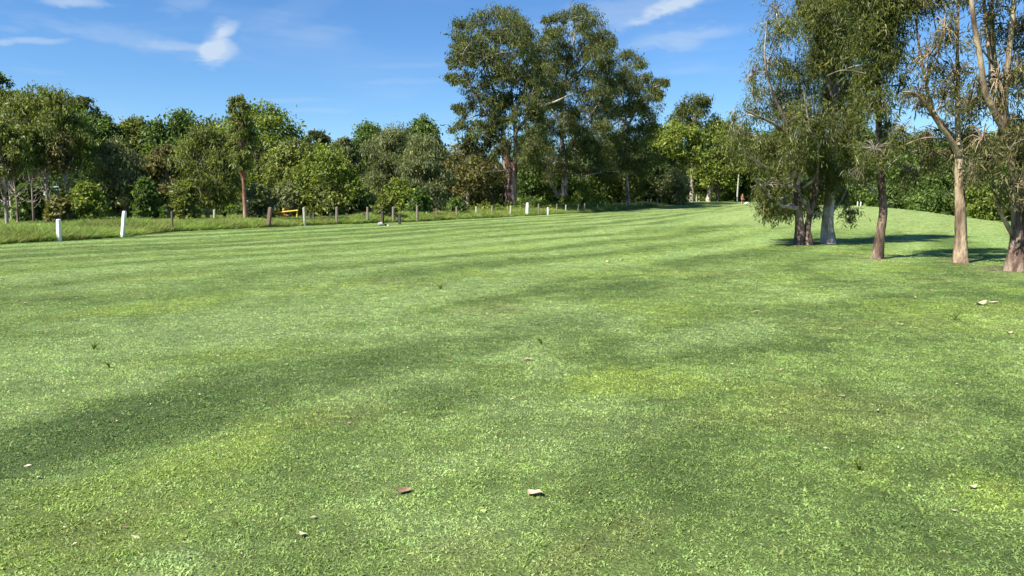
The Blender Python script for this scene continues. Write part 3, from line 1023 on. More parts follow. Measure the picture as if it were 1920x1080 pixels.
def build_scrub():
    """Undergrowth and the wood behind the front trees: one mass nobody could count."""
    lv = Leaves()
    # low scrub at the foot of the wood
    for px in np.arange(-220, 860, 9):
        D = np.interp(px, [-220, 0, 400, 860], [56, 60, 66, 84]) + RNG.uniform(-3, 5)
        b = base_at(px + RNG.uniform(-5, 5), D)
        r = RNG.uniform(.7, 1.3)
        puff_leaves(lv, b + np.array((0, 0, r * .55)), r, 10, 20, .26, .12, bias=RNG.uniform(-.2, .15))
    for px in np.arange(840, 1345, 8):
        D = np.interp(px, [840, 1000, 1345], [88, 98, 150]) + RNG.uniform(-2, 6)
        b = base_at(px, D)
        r = RNG.uniform(.8, 1.6)
        puff_leaves(lv, b + np.array((0, 0, r * .55)), r, 10, 18, .36, .17, bias=RNG.uniform(-.2, .2))
    for px in np.arange(1345, 2150, 9):
        D = np.interp(px, [1345, 1600, 2150], [150, 106, 84]) + RNG.uniform(-1, 6)
        b = base_at(px, D)
        r = RNG.uniform(1.0, 2.0)
        puff_leaves(lv, b + np.array((0, 0, r * .5)), r, 11, 18, .36, .17, bias=RNG.uniform(-.2, .2))
    for px in np.arange(1265, 1420, 8):
        b = base_at(px, 156 + RNG.uniform(-3, 6))
        for z in (.9, 2.6, 4.4, 6.0):
            puff_leaves(lv, b + np.array((0, 0, z)), 1.7, 10, 18, .5, .28, up_only=.9)
    o = obj('undergrowth', lv.mesh('undergrowth', LEAF['dark']))
    tag(o, 'tangled dark undergrowth along the foot of the wood', 'undergrowth', kind='stuff')

    lv = Leaves()
    for i in range(150):
        px = RNG.uniform(800, 1150)
        D = np.interp(px, [800, 950, 1150], [78, 84, 100]) + RNG.uniform(-7, 5)
        b = base_at(px, D)
        r = RNG.uniform(.5, 1.15)
        puff_leaves(lv, b + np.array((0, 0, r * .35)), r, 8, 22, .22, .09, bias=RNG.uniform(-.25, .25))
    o = obj('weed_bank', lv.mesh('weed_bank', LEAF['bright']))
    tag(o, 'bank of bright leafy weeds around the foot of the great gum', 'weeds', kind='stuff')

    lv = Leaves()
    o_px = [-260, 0, 60, 120, 200, 235, 260, 300, 345, 380, 400, 450, 520, 560, 600, 640, 680, 720, 800, 830, 850, 870]
    o_py = [150, 172, 186, 204, 230, 254, 246, 254, 234, 246, 222, 214, 236, 272, 286, 284, 264, 262, 252, 268, 282, 300]
    for px in np.arange(-260, 870, 13):
        top = np.interp(px, o_px, o_py) + RNG.uniform(-8, 10)
        D = np.interp(px, [-260, 870], [70, 92]) + RNG.uniform(-3, 3)
        b = base_at(px, D)
        H = at(px, top, D)[2] - b[2]
        tree_bias = .25 * math.sin(px * .043) + RNG.uniform(-.12, .12)
        for z in np.arange(.6, H - .5, 1.25):
            puff_leaves(lv, b + np.array((RNG.uniform(-.7, .7), RNG.uniform(-1.5, 1.5), z)), 1.15, 9, 17, .34, .19, up_only=.8, flat=1.0, bias=tree_bias + RNG.uniform(-.1, .1))
    for px in np.arange(860, 1340, 17):
        top = np.interp(px, [860, 1000, 1200, 1340], [318, 300, 300, 262])
        D = np.interp(px, [860, 1340], [108, 160])
        b = base_at(px, D)
        H = at(px, top, D)[2] - b[2]
        for z in np.arange(.5, H - .8, 1.3):
            puff_leaves(lv, b + np.array((RNG.uniform(-.6, .6), RNG.uniform(-1, 1), z)), 1.8, 8, 13, .70, .42, up_only=.9, flat=1.0)
    for px in np.arange(1340, 2200, 18):
        top = np.interp(px, [1340, 1600, 1900, 2200], [250, 262, 262, 240])
        D = np.interp(px, [1340, 1600, 2200], [160, 116, 98])
        b = base_at(px, D)
        H = at(px, top, D)[2] - b[2]
        for z in np.arange(.5, H - .8, 1.3):
            puff_leaves(lv, b + np.array((RNG.uniform(-.6, .6), RNG.uniform(-1, 1), z)), 1.8, 8, 13, .70, .42, up_only=.9, flat=1.0)
    o = obj('background_wood', lv.mesh('background_wood', LEAF['olive']))
    tag(o, 'unbroken dark wood filling in behind the front trees', 'wood', kind='stuff')


build_scrub()


# ---- trees with limbs that can be told apart
def limb3(base, D, pts, dep, r0, r1):
    """Turn (px, py) stations into local points; dep = how far the limb swings towards or away from the camera."""
    P = []
    n = len(pts)
    for i, (px, py) in enumerate(pts):
        f = i / max(1, n - 1)
        d = D + (dep[0] + (dep[1] - dep[0]) * f)
        P.append(at(px, py, d) - base)
    R = [r0 + (r1 - r0) * (i / max(1, n - 1)) ** .85 for i in range(n)]
    return np.array(P), R


def hero(name, label, px, D, trunks, limbs, puffs, mode, leaf, bk, bk2, lsize, dens=1.0, depth=1.0, flare=1.25, str_len=.9):
    base = base_at(px, D)
    tt = Tubes()
    nodes, nrad = [], []
    for (pts, dep, r0, r1) in trunks:
        P, R = limb3(base, D, pts, dep, r0, r1)
        if pts[0][1] > 360 and abs(P[0][2]) < 1.2:
            P[0][2] = -.12
            d01 = P[1] - P[0]
            hh = max(d01[2], .3)
            fr = [.14 / hh, .42 / hh]
            P = np.vstack([P[:1], P[0] + d01 * fr[0], P[0] + d01 * fr[1], P[1:]])
            R = [R[0] * flare * 1.3, R[0] * (1 + (flare - 1) * .9), R[0] * (1 + (flare - 1) * .25)] + list(R[1:])
        C, r = tt.add(P, R, 14, len(P) * 7, .07)
        nodes.append(C[2:])
        nrad.append(r[2:])
    bl = []
    for (pts, dep, r0, r1) in limbs:
        P, R = limb3(base, D, pts, dep, r0, r1)
        b = Tubes()
        C, r = b.add(P, R, 8, len(P) * 5, .04)
        bl.append(b)
        nodes.append(C)
        nrad.append(r)
    N = np.vstack(nodes)
    NR = np.concatenate(nrad)
    tw = Tubes()
    lv = Leaves()
    sc = D / F
    if mode != 'strand':
        puffs = list(puffs) + [(p[0] + random.uniform(-.8, .8) * p[2], p[1] + random.uniform(-.5, 1.0) * p[3], p[2] * .8, p[3] * .85, .30) for p in puffs]
    for pf in puffs:
        x, y, rx, ry = pf[:4]
        dn = (pf[4] if len(pf) > 4 else 1.0) * dens
        bias = pf[5] if len(pf) > 5 else 0.0
        rm = np.array((rx * sc, rx * sc * depth, ry * sc))
        c = at(x, y, D + (pf[6] if len(pf) > 6 else RNG.uniform(-1, 1) * depth * 55 * sc)) - base
        d2 = np.linalg.norm((N - c) * np.array((1, 1, .8)), axis=1) + np.where(N[:, 2] > c[2] + ry * sc * .3, 2.5 * rx * sc, 0)
        j = int(np.argmin(d2))
        far = np.linalg.norm(N[j] - c)
        mid = (N[j] + c) * .5 + np.array((0, 0, .12 * far)) + RNG.normal(size=3) * .06 * far
        C, r = tw.add([N[j], mid, c], [min(NR[j] * .6, .02 + .018 * far), .012 + .008 * far, .010], 6, 9)
        N = np.vstack([N, C[3:]])
        NR = np.concatenate([NR, r[3:]])
        if mode == 'strand':
            area = rm[0] * rm[2]
            ns = int(330 * dn * area / .8)
            for q in range(int(13 + 8 * (dn < 1.3))):
                e = c + unit(RNG.normal(size=3)) * rm * 1.05
                tw.add([c, (c + e) * .5 + np.array((0, 0, .08)), e + np.array((0, 0, -.05))], [.017, .012, .006], 3, 5)
            strand_leaves(lv, c + np.array((0, 0, ry * sc * .25)), rm * .95, max(8, ns), str_len * min(1.2, .4 + rm[2]), 14, lsize[0], lsize[1], bias)
        else:
            n_sub = int(21 * dn)
            rm = rm * 1.25
            sub = puff_leaves(lv, c, rm, n_sub, 40, lsize[0], lsize[1], droop=.65, spread=.21, bias=bias + .04, flat=1.0, up_only=.8)
            for e in sub[::2]:
                tw.add([c, (c + e) * .5 + RNG.normal(size=3) * .12, e], [.03, .018, .008], 3, 4)
    return finish_tree(name, label, base, tt, BARK[bk], bl, BARK[bk2], tw, lv, LEAF[leaf])


# the great gum
hero('great_gum_tree', 'towering gum with a thick red-brown stringy trunk outside the post line', 955, 84,
     [([(955, 394), (956, 362), (958, 330), (962, 305)], (0, 0), .84, .64),
      ([(958, 335), (950, 300), (946, 270)], (0, -.5), .62, .48)],
     [([(963, 312), (967, 280), (967, 250), (985, 226), (1010, 202), (1042, 190), (1075, 174)], (0, -3), .32, .06),
      ([(967, 258), (961, 200), (957, 130), (952, 50)], (0, 2), .22, .04),
      ([(946, 274), (938, 215), (920, 150), (900, 70)], (-.5, 1), .26, .04),
      ([(944, 262), (920, 225), (890, 180), (862, 120)], (-.5, -4), .16, .03),
      ([(966, 290), (975, 280), (983, 272)], (0, -1), .16, .08),
      ([(962, 220), (985, 160), (990, 90), (985, 60)], (1, 4), .17, .04),
      ([(950, 320), (920, 322), (880, 320)], (0, -4), .12, .03),
      ([(940, 225), (905, 215), (870, 225)], (0, 3), .18, .03)],
     [(895, 40, 24, 18), (925, 28, 24, 16), (950, 30, 22, 16), (870, 52, 20, 16), (858, 82, 16, 16), (885, 78, 24, 18), (915, 66, 24, 18), (945, 74, 24, 20),
      (975, 50, 20, 16), (992, 72, 20, 18), (855, 110, 14, 16), (880, 118, 22, 18), (910, 108, 24, 18), (940, 110, 24, 18), (970, 98, 22, 20), (852, 150, 15, 12),
      (880, 158, 20, 18), (912, 150, 22, 18), (945, 150, 24, 18), (975, 140, 22, 18), (1000, 110, 18, 18), (890, 198, 18, 16, .8), (920, 192, 20, 16, .9), (955, 188, 20, 18),
      (985, 180, 22, 18), (1010, 160, 18, 18), (868, 234, 18, 14), (900, 238, 20, 16, .9), (932, 228, 20, 16, .8), (880, 264, 20, 14), (1002, 208, 18, 16),
      (950, 262, 16, 14, .7), (918, 268, 18, 14, .9), (935, 285, 16, 12, .6), (862, 205, 16, 14, .8), (1010, 235, 18, 16), (1000, 275, 20, 16), (985, 300, 18, 14, .7), (1015, 185, 16, 14, .8), (990, 248, 18, 16, .9), (1040, 186, 18, 12, .7), (900, 300, 18, 12, .6), (968, 46, 23, 14, 0.75), (940, 57, 20, 17, 0.75), (970, 69, 17, 17, 0.75), (977, 73, 20, 18, 0.75), (877, 89, 20, 16, 0.75), (903, 98, 17, 16, 0.75), (874, 101, 21, 14, 0.75), (923, 118, 18, 17, 0.75), (944, 126, 23, 17, 0.75), (948, 137, 19, 15, 0.75), (978, 144, 19, 14, 0.75), (1000, 150, 22, 14, 0.75), (1011, 157, 23, 16, 0.75), (916, 166, 22, 18, 0.75), (929, 183, 23, 15, 0.75), (953, 186, 20, 18, 0.75), (991, 196, 20, 15, 0.75), (926, 209, 22, 15, 0.75), (995, 215, 23, 16, 0.75), (964, 221, 17, 15, 0.75), (925, 234, 20, 14, 0.75), (912, 243, 23, 18, 0.75), (925, 254, 18, 15, 0.75), (1009, 262, 23, 15, 0.75), (992, 272, 18, 17, 0.75), (1005, 281, 21, 16, 0.75)],
     'puff', 'gum', 'strip', 'pale', (.27, .090), .95, 1.1, 1.12)
hero('great_gum_tree', 'tall broad gum behind and right of the thick stringy-barked one', 1055, 97,
     [([(1056, 370), (1060, 330), (1055, 280), (1052, 220), (1060, 150), (1075, 80), (1086, 28)], (0, 2), .46, .05)],
     [([(1048, 370), (1034, 346), (1028, 318), (1020, 290)], (0, -2), .24, .08),
      ([(1057, 292), (1088, 244), (1118, 200), (1140, 160)], (0, -2), .20, .05),
      ([(1054, 230), (1032, 200), (1020, 160), (1030, 90)], (0, 2), .26, .05),
      ([(1060, 165), (1100, 118), (1130, 78)], (0, 1), .22, .04),
      ([(1058, 318), (1090, 330), (1130, 322), (1160, 322)], (0, -5), .14, .03),
      ([(1075, 330), (1105, 290), (1135, 262)], (0, -4), .12, .03)],
     [(1036, 36, 13, 10), (1006, 122, 20, 18), (1012, 165, 20, 18), (1008, 215, 22, 18), (1010, 255, 22, 18), (1012, 92, 16, 14), (1140, 152, 18, 14), (1138, 188, 18, 16), (1150, 262, 20, 16), (1070, 30, 18, 12), (1090, 20, 20, 11), (1110, 38, 20, 15), (1088, 54, 20, 14), (1126, 68, 18, 15), (1144, 76, 12, 14), (1030, 66, 18, 14), (1052, 60, 18, 14),
      (1060, 90, 22, 16), (1090, 92, 22, 16), (1116, 104, 20, 16), (1030, 98, 18, 16), (1040, 126, 22, 16), (1075, 124, 24, 18), (1102, 138, 22, 16), (1130, 130, 18, 14), (1034, 160, 22, 16),
      (1065, 164, 24, 18), (1096, 174, 24, 18), (1126, 164, 20, 16), (1050, 200, 24, 18), (1085, 208, 24, 18), (1116, 204, 22, 18), (1030, 238, 20, 18), (1065, 244, 24, 18), (1100, 244, 24, 18),
      (1130, 240, 20, 16), (1050, 280, 22, 18), (1086, 284, 24, 18), (1120, 280, 22, 16), (1140, 300, 22, 16), (1020, 280, 20, 16), (1075, 310, 22, 16), (1010, 130, 16, 16), (1015, 200, 18, 16), (1130, 320, 20, 14, .8), (1145, 200, 18, 16), (1040, 318, 20, 16, .7), (1100, 318, 22, 14, .7), (1115, 69, 17, 14, 0.75), (1104, 70, 22, 16, 0.75), (1042, 80, 17, 18, 0.75), (1132, 93, 22, 17, 0.75), (1119, 103, 21, 16, 0.75), (1065, 110, 19, 14, 0.75), (1052, 122, 19, 17, 0.75), (1132, 127, 18, 18, 0.75), (1031, 134, 18, 16, 0.75), (1074, 143, 19, 18, 0.75), (1023, 156, 20, 17, 0.75), (1136, 166, 23, 16, 0.75), (1050, 175, 23, 17, 0.75), (1112, 178, 22, 17, 0.75), (1034, 192, 19, 17, 0.75), (1124, 200, 19, 17, 0.75), (1066, 212, 21, 18, 0.75), (1070, 220, 18, 16, 0.75), (1124, 229, 21, 16, 0.75), (1069, 238, 19, 18, 0.75), (1074, 245, 21, 18, 0.75), (1108, 253, 20, 18, 0.75), (1101, 261, 17, 16, 0.75), (1136, 274, 18, 14, 0.75), (1096, 277, 19, 18, 0.75), (1131, 287, 17, 18, 0.75), (1036, 295, 23, 15, 0.75), (1004, 311, 22, 14, 0.75), (1051, 313, 18, 14, 0.75), (1143, 322, 17, 14, 0.75)],
     'puff', 'gum', 'pale', 'pale', (.27, .090), 1.0, 1.1)
hero('great_gum_tree', 'rightmost of the great gums, its crown reaching out over the lime tree', 1176, 106,
     [([(1178, 378), (1175, 320), (1175, 250), (1168, 180), (1165, 120)], (0, 0), .30, .05)],
     [([(1174, 245), (1195, 200), (1215, 170), (1240, 158)], (0, -2), .22, .04),
      ([(1172, 230), (1150, 190), (1145, 150)], (0, 2), .18, .04),
      ([(1090, 336), (1130, 318), (1160, 298), (1172, 270)], (-4, 0), .05, .16)],
     [(1150, 114, 18, 14), (1175, 106, 20, 13), (1196, 124, 18, 14), (1214, 148, 14, 11), (1165, 144, 20, 14), (1190, 160, 18, 14), (1234, 154, 12, 8), (1249, 155, 6, 6), (1222, 178, 12, 12), (1150, 170, 18, 14),
      (1174, 198, 20, 14), (1150, 214, 20, 14), (1202, 196, 14, 12), (1142, 244, 20, 14), (1182, 248, 20, 14), (1160, 278, 20, 14), (1200, 275, 20, 16), (1180, 310, 22, 16), (1150, 320, 20, 14), (1215, 215, 16, 14), (1210, 305, 18, 14), (1202, 240, 16, 14), (1236, 176, 9, 9), (1178, 137, 19, 18, 0.75), (1181, 150, 21, 14, 0.75), (1173, 164, 21, 15, 0.75), (1193, 167, 21, 18, 0.75), (1188, 180, 18, 15, 0.75), (1212, 191, 21, 17, 0.75), (1192, 202, 17, 15, 0.75), (1184, 213, 19, 14, 0.75), (1152, 223, 21, 17, 0.75), (1217, 232, 20, 18, 0.75), (1219, 239, 19, 14, 0.75), (1174, 245, 19, 17, 0.75), (1211, 263, 20, 18, 0.75), (1182, 273, 21, 18, 0.75), (1148, 279, 19, 14, 0.75), (1224, 294, 22, 15, 0.75), (1158, 302, 21, 18, 0.75), (1196, 311, 18, 18, 0.75), (1137, 318, 20, 17, 0.75), (1205, 326, 20, 15, 0.75)],
     'puff', 'gum', 'pale', 'pale', (.27, .090), 1.0, 1.1)

# the five trees on the right
hero('weeping_gum_tree', 'twin-trunked weeping gum, leftmost of the right-hand trees', 1505, 28,
     [([(1499, 460), (1499, 420), (1496, 388), (1493, 335), (1487, 290), (1478, 255)], (0, .2), .185, .085),
      ([(1516, 460), (1514, 430), (1520, 395), (1530, 358), (1533, 320)], (-.1, .6), .155, .07)],
     [([(1497, 390), (1466, 386), (1447, 372), (1424, 350), (1414, 330)], (0, -2.4), .090, .030),
      ([(1455, 377), (1478, 366), (1490, 368)], (-.8, .2), .03, .02),
      ([(1493, 330), (1462, 326), (1432, 312), (1410, 296), (1386, 276)], (0, -2.4), .085, .026),
      ([(1490, 296), (1476, 255), (1450, 232), (1420, 218), (1395, 206)], (0, -2.2), .095, .026),
      ([(1474, 228), (1455, 190), (1441, 150), (1434, 100), (1438, 40)], (-.6, -1.6), .070, .018),
      ([(1478, 240), (1466, 180), (1462, 120), (1466, 50)], (.2, 1.2), .06, .014),
      ([(1496, 345), (1507, 312), (1515, 282), (1517, 240), (1505, 160)], (-.2, -2.0), .07, .018),
      ([(1506, 352), (1530, 330), (1534, 300), (1533, 272)], (-.1, -1.4), .055, .018),
      ([(1518, 400), (1510, 380), (1498, 372)], (0, -.3), .10, .06),
      ([(1472, 300), (1464, 280), (1450, 262)], (.4, -.6), .03, .012),
      ([(1526, 410), (1545, 395), (1562, 380)], (.3, 1.4), .04, .012)],
     [(1440, 120, 34, 44, 0.45), (1466, 60, 32, 46, 0.4), (1412, 180, 24, 34, 0.49), (1448, 200, 40, 44, 0.79), (1490, 140, 36, 50, 0.79), (1502, 220, 38, 44, 0.99), (1390, 250, 26, 36, 0.59), (1428, 280, 40, 36, 0.89), (1416, 292, 28, 22, 0.59), (1470, 290, 36, 40, 0.79), (1516, 290, 34, 40, 0.89), (1438, 350, 26, 22, 0.89), (1462, 350, 30, 22, 0.99), (1500, 345, 26, 20, 0.79), (1536, 240, 34, 40, 0.99), (1432, 388, 16, 14, 1.08), (1445, 392, 20, 14, 1.19), (1472, 384, 18, 14, 1.08), (1536, 350, 26, 26, 0.79), (1374, 230, 12, 30, 0.49), (1412, 140, 16, 24, 0.25), (1455, 20, 26, 30, 0.29), (1446, 386, 24, 13, 1.0, -.1, 3.0), (1468, 388, 26, 13, 1.0, -.1, 3.6), (1500, 384, 22, 14, .9, -.1, 3.2), (1440, 350, 30, 22, .8, -.1, 2.6), (1530, 388, 18, 14, .8, -.1, 3.0)],
     'strand', 'weep', 'brownbark', 'pale', (.128, .0235), 1.0, 1.1)
hero('weeping_gum_tree', 'dense weeping gum with the thickest pale grey trunk', 1555, 29,
     [([(1553, 460), (1552, 420), (1555, 370), (1559, 310), (1563, 240), (1566, 150), (1570, 40), (1574, -60)], (0, .3), .25, .08)],
     [([(1562, 262), (1590, 276), (1625, 277), (1660, 276)], (-.3, -2.2), .06, .02),
      ([(1563, 270), (1545, 262), (1530, 252)], (-.3, -1.8), .05, .015),
      ([(1565, 180), (1590, 130), (1605, 60), (1610, -40)], (0, .8), .10, .03),
      ([(1565, 190), (1545, 120), (1532, 40), (1530, -40)], (0, -.8), .10, .03),
      ([(1556, 402), (1578, 374), (1592, 342)], (0, .9), .06, .015),
      ([(1566, 140), (1600, 125), (1650, 118)], (-.3, -2.4), .05, .014)],
     [(1540, 20, 36, 46, 1.75), (1590, 10, 44, 50, 1.75), (1560, 90, 42, 44, 1.75), (1602, 80, 34, 40, 1.6), (1530, 110, 24, 36, 1.6), (1572, 160, 42, 36, 1.75), (1590, 228, 28, 38, 1.75), (1602, 210, 18, 30, 1.6, 0.35), (1548, 192, 26, 36, 1.6), (1590, 300, 26, 34, 1.6), (1584, 372, 14, 26, 1.44), (1596, 400, 9, 14, 1.28), (1545, 280, 24, 34, 1.44), (1560, -60, 70, 46, 1.6), (1518, -10, 24, 40, 1.6), (1620, 150, 24, 30, 1.28), (1566, 330, 20, 26, 1.12)],
     'strand', 'weep', 'pale', 'grey', (.128, .0235), 1.0, 1.1)
hero('weeping_gum_tree', 'slender brown-barked gum, third trunk from the left on the right', 1648, 21,
     [([(1644, 487), (1650, 440), (1656, 395), (1653, 350), (1650, 300), (1648, 240), (1646, 140), (1644, 20), (1640, -90)], (0, .2), .140, .055)],
     [([(1643, 365), (1622, 348), (1600, 332), (1582, 318)], (0, -.8), .03, .012),
      ([(1641, 360), (1630, 335), (1612, 310), (1604, 292)], (0, .6), .03, .010),
      ([(1654, 330), (1672, 308), (1694, 290), (1720, 282)], (0, -.6), .03, .010),
      ([(1649, 276), (1690, 280), (1712, 290), (1740, 312)], (0, .6), .028, .010),
      ([(1647, 150), (1620, 138), (1580, 132), (1550, 142)], (0, -.8), .03, .010),
      ([(1647, 100), (1675, 60), (1700, 10), (1720, -60)], (0, .6), .06, .02),
      ([(1646, 90), (1620, 30), (1605, -60)], (0, -.5), .06, .02),
      ([(1655, 395), (1690, 370), (1697, 330), (1694, 296)], (0, .8), .018, .008)],
     [(1640, 40, 40, 46, 1.71), (1672, 96, 32, 40, 1.54), (1632, 136, 26, 36, 1.54), (1652, 190, 28, 26, 1.54), (1664, 0, 46, 36, 1.71), (1690, 246, 24, 20, 0.85), (1640, 282, 34, 24, 0.85), (1704, 322, 24, 22, 0.59), (1620, -60, 56, 46, 1.71), (1690, -60, 56, 40, 1.71), (1618, 322, 22, 20, 0.59), (1690, 160, 14, 24, 0.85), (1662, 240, 20, 24, 1.03)],
     'strand', 'weep', 'brownbark', 'grey', (.125, .0215), 1.0, 1.1)
hero('weeping_gum_tree', 'straight tan-barked gum, fourth trunk from the left on the right', 1801, 19.4,
     [([(1801, 496), (1802, 450), (1801, 400), (1799, 345), (1797, 300), (1796, 270)], (0, .1), .158, .10)],
     [([(1797, 290), (1782, 262), (1762, 235), (1738, 200), (1716, 176), (1690, 172)], (0, -.8), .085, .018),
      ([(1788, 272), (1772, 240), (1748, 205), (1735, 150), (1722, 80), (1715, 0)], (0, .9), .07, .02),
      ([(1796, 272), (1795, 220), (1796, 160), (1795, 80), (1798, -40)], (0, .2), .075, .03),
      ([(1800, 300), (1815, 315), (1840, 325), (1862, 332)], (0, .6), .022, .008),
      ([(1784, 266), (1750, 258), (1720, 262), (1690, 275)], (0, -.6), .025, .008),
      ([(1795, 200), (1830, 190), (1850, 188)], (0, .8), .022, .008),
      ([(1738, 150), (1760, 100), (1752, 40), (1740, -30)], (.6, 1.4), .03, .010)],
     [(1740, 104, 32, 40, 0.61), (1770, 56, 26, 34, 0.67), (1722, 180, 26, 24, 0.67), (1790, 140, 32, 40, 0.67), (1760, 244, 34, 24, 0.87), (1810, 258, 32, 26, 1.06), (1746, 292, 26, 20, 0.77), (1830, 318, 20, 22, 0.77), (1780, -50, 66, 40, 1.35), (1730, 6, 34, 34, 0.77), (1820, 200, 20, 26, 0.67), (1772, 180, 22, 26, 0.67), (1790, 290, 22, 18, 0.96)],
     'strand', 'weepgrey', 'tan', 'tan', (.125, .0215), 1.0, 1.1)
hero('weeping_gum_tree', 'many-stemmed pinkish gum with a dark rough base at the right edge', 1903, 17,
     [([(1904, 512), (1908, 470), (1912, 425), (1911, 370), (1904, 315), (1893, 275), (1882, 240)], (0, .1), .205, .12)],
     [([(1884, 246), (1862, 205), (1846, 165), (1838, 110), (1826, 40), (1818, -40)], (0, -.5), .085, .045),
      ([(1876, 228), (1866, 180), (1856, 110), (1848, 40), (1842, -40)], (0, .4), .06, .03),
      ([(1884, 240), (1880, 190), (1868, 130), (1862, 60), (1858, -40)], (.1, .9), .05, .03),
      ([(1887, 232), (1882, 180), (1862, 135), (1856, 60)], (0, 1.2), .05, .02),
      ([(1888, 250), (1884, 205), (1886, 160), (1896, 60), (1905, -40)], (0, -.2), .085, .045),
      ([(1882, 215), (1860, 160), (1858, 110), (1860, 0)], (.1, .5), .07, .035),
      ([(1906, 452), (1890, 425), (1876, 398), (1868, 370), (1860, 345), (1857, 320)], (0, -.5), .065, .02),
      ([(1874, 394), (1876, 360), (1880, 335), (1874, 322)], (-.2, -.1), .03, .012),
      ([(1884, 250), (1850, 188), (1820, 184)], (.2, .8), .018, .008),
      ([(1862, 120), (1845, 98), (1825, 85)], (0, -.4), .03, .012)],
     [(1856, 40, 34, 44, 0.51), (1905, 50, 24, 50, 0.94), (1840, 168, 24, 34, 0.6), (1908, 140, 22, 44, 0.86), (1842, 262, 28, 32, 1.2), (1902, 262, 26, 34, 1.37, -0.05), (1908, 226, 24, 24, 1.37), (1872, -60, 74, 44, 1.37), (1908, 345, 22, 34, 0.77), (1950, 90, 44, 70, 1.2), (1955, 290, 36, 50, 1.37), (1818, 190, 20, 26, 0.51), (1872, 150, 20, 40, 0.43), (1866, 300, 16, 18, 0.69)],
     'strand', 'weepgrey', 'brownbark', 'tan', (.125, .0215), 1.0, 1.1)


def pale_leaning_trunk():
    D = 138
    b = base_at(1328, D)
    t = thing('leaning_tree', 'leaning pale tree trunk standing alone at the far end of the lawn', 'tree', b)
    tb = Tubes()
    P, R = limb3(b, D, [(1328, 380), (1331, 362), (1336, 345), (1342, 320), (1350, 290)], (0, 1), .55, .22)
    P[0][2] = -.1
    tb.add(P, R, 10, 20, .05)
    obj('trunk', tb.mesh('trunk', BARK['pale']), t)
    lv = Leaves()
    tw = Tubes()
    for (px, py) in ((1350, 285), (1335, 300), (1362, 296), (1344, 268), (1320, 310), (1368, 320)):
        c = at(px, py, D + random.uniform(-2, 2)) - b
        tw.add([P[3], (P[3] + c) * .5 + np.array((0, 0, .5)), c], [.14, .09, .03], 6, 8)
        puff_leaves(lv, c, np.array((1.9, 1.9, 1.5)), 14, 34, .4, .16)
    obj('twigs', tw.mesh('twigs', BARK['grey']), t)['kind'] = 'stuff'
    obj('crown', lv.mesh('crown', LEAF['olive']), t)


pale_leaning_trunk()

# ------------------------------------------------------------------ fence posts, bollards, barrier
WHITE = plain('white_paint', (.80, .79, .74), .6, .38, 3.5)
TIMBER = plain('weathered_timber', (.25, .205, .16), .85, .4, 14)
BROWN = plain('brown_timber', (.19, .125, .085), .85, .4, 14)
PALEW = plain('bleached_timber', (.44, .42, .33), .85, .3, 14)
DARKT = plain('dark_timber', (.055, .05, .042), .9, .3, 14)
YELLOW = plain('yellow_paint', (.72, .48, .06), .5, .2, 9)
ORANGE = plain('orange_rusty_paint', (.42, .17, .05), .6, .35, 9)


def post_mesh(kind, seed):
    """Unit-height post: split timber or round, chamfered, a little twisted, tapered and cracked at the top."""
    rg = random.Random(seed)
    bm = bmesh.new()
    sides = 4 if kind == 'square' else 9
    prev = None
    levels = [(-.15, 1.0), (0.0, 1.0), (.3, .97), (.62, .94), (.93, .92), (.985, .85), (1.0, .62)]
    for (z, s) in levels:
        ring = []
        tw = z * rg.uniform(-.05, .05)
        for i in range(sides):
            a = 2 * math.pi * i / sides + (math.pi / 4 if sides == 4 else 0) + tw
            r = s * rg.uniform(.93, 1.07) * (1.2 if sides == 4 else 1)
            ring.append(bm.verts.new((math.cos(a) * r, math.sin(a) * r, z + (rg.uniform(-.012, .012) if z > .9 else 0))))
        if prev:
            for i in range(sides):
                bm.faces.new((prev[i], prev[(i + 1) % sides], ring[(i + 1) % sides], ring[i]))
        prev = ring
    bm.faces.new(prev)
    me = bpy.data.meshes.new('post')
    bm.to_mesh(me)
    bm.free()
    return me


POSTM = {}


def put_post(name, label, px, D, top, w_px, mat, kind='round', lean_px=0.0, cat='fence post', group=None, min_w=.035):
    b = base_at(px, D)
    H = max(.3, at(px, top, D)[2] - b[2])
    r = max(min_w, w_px / 2 / F * D)
    key = (kind, mat.name, random.randint(0, 2))
    if key not in POSTM:
        me = post_mesh(kind, len(POSTM))
        me.materials.append(mat)
        POSTM[key] = me
    o = obj(name, POSTM[key], None, b, (random.uniform(-.03, .03), math.atan2(lean_px / F * D, H) + random.uniform(-.015, .015), -.3 + random.uniform(-.12, .12)), (r, r, H))
    return tag(o, label, cat, group)


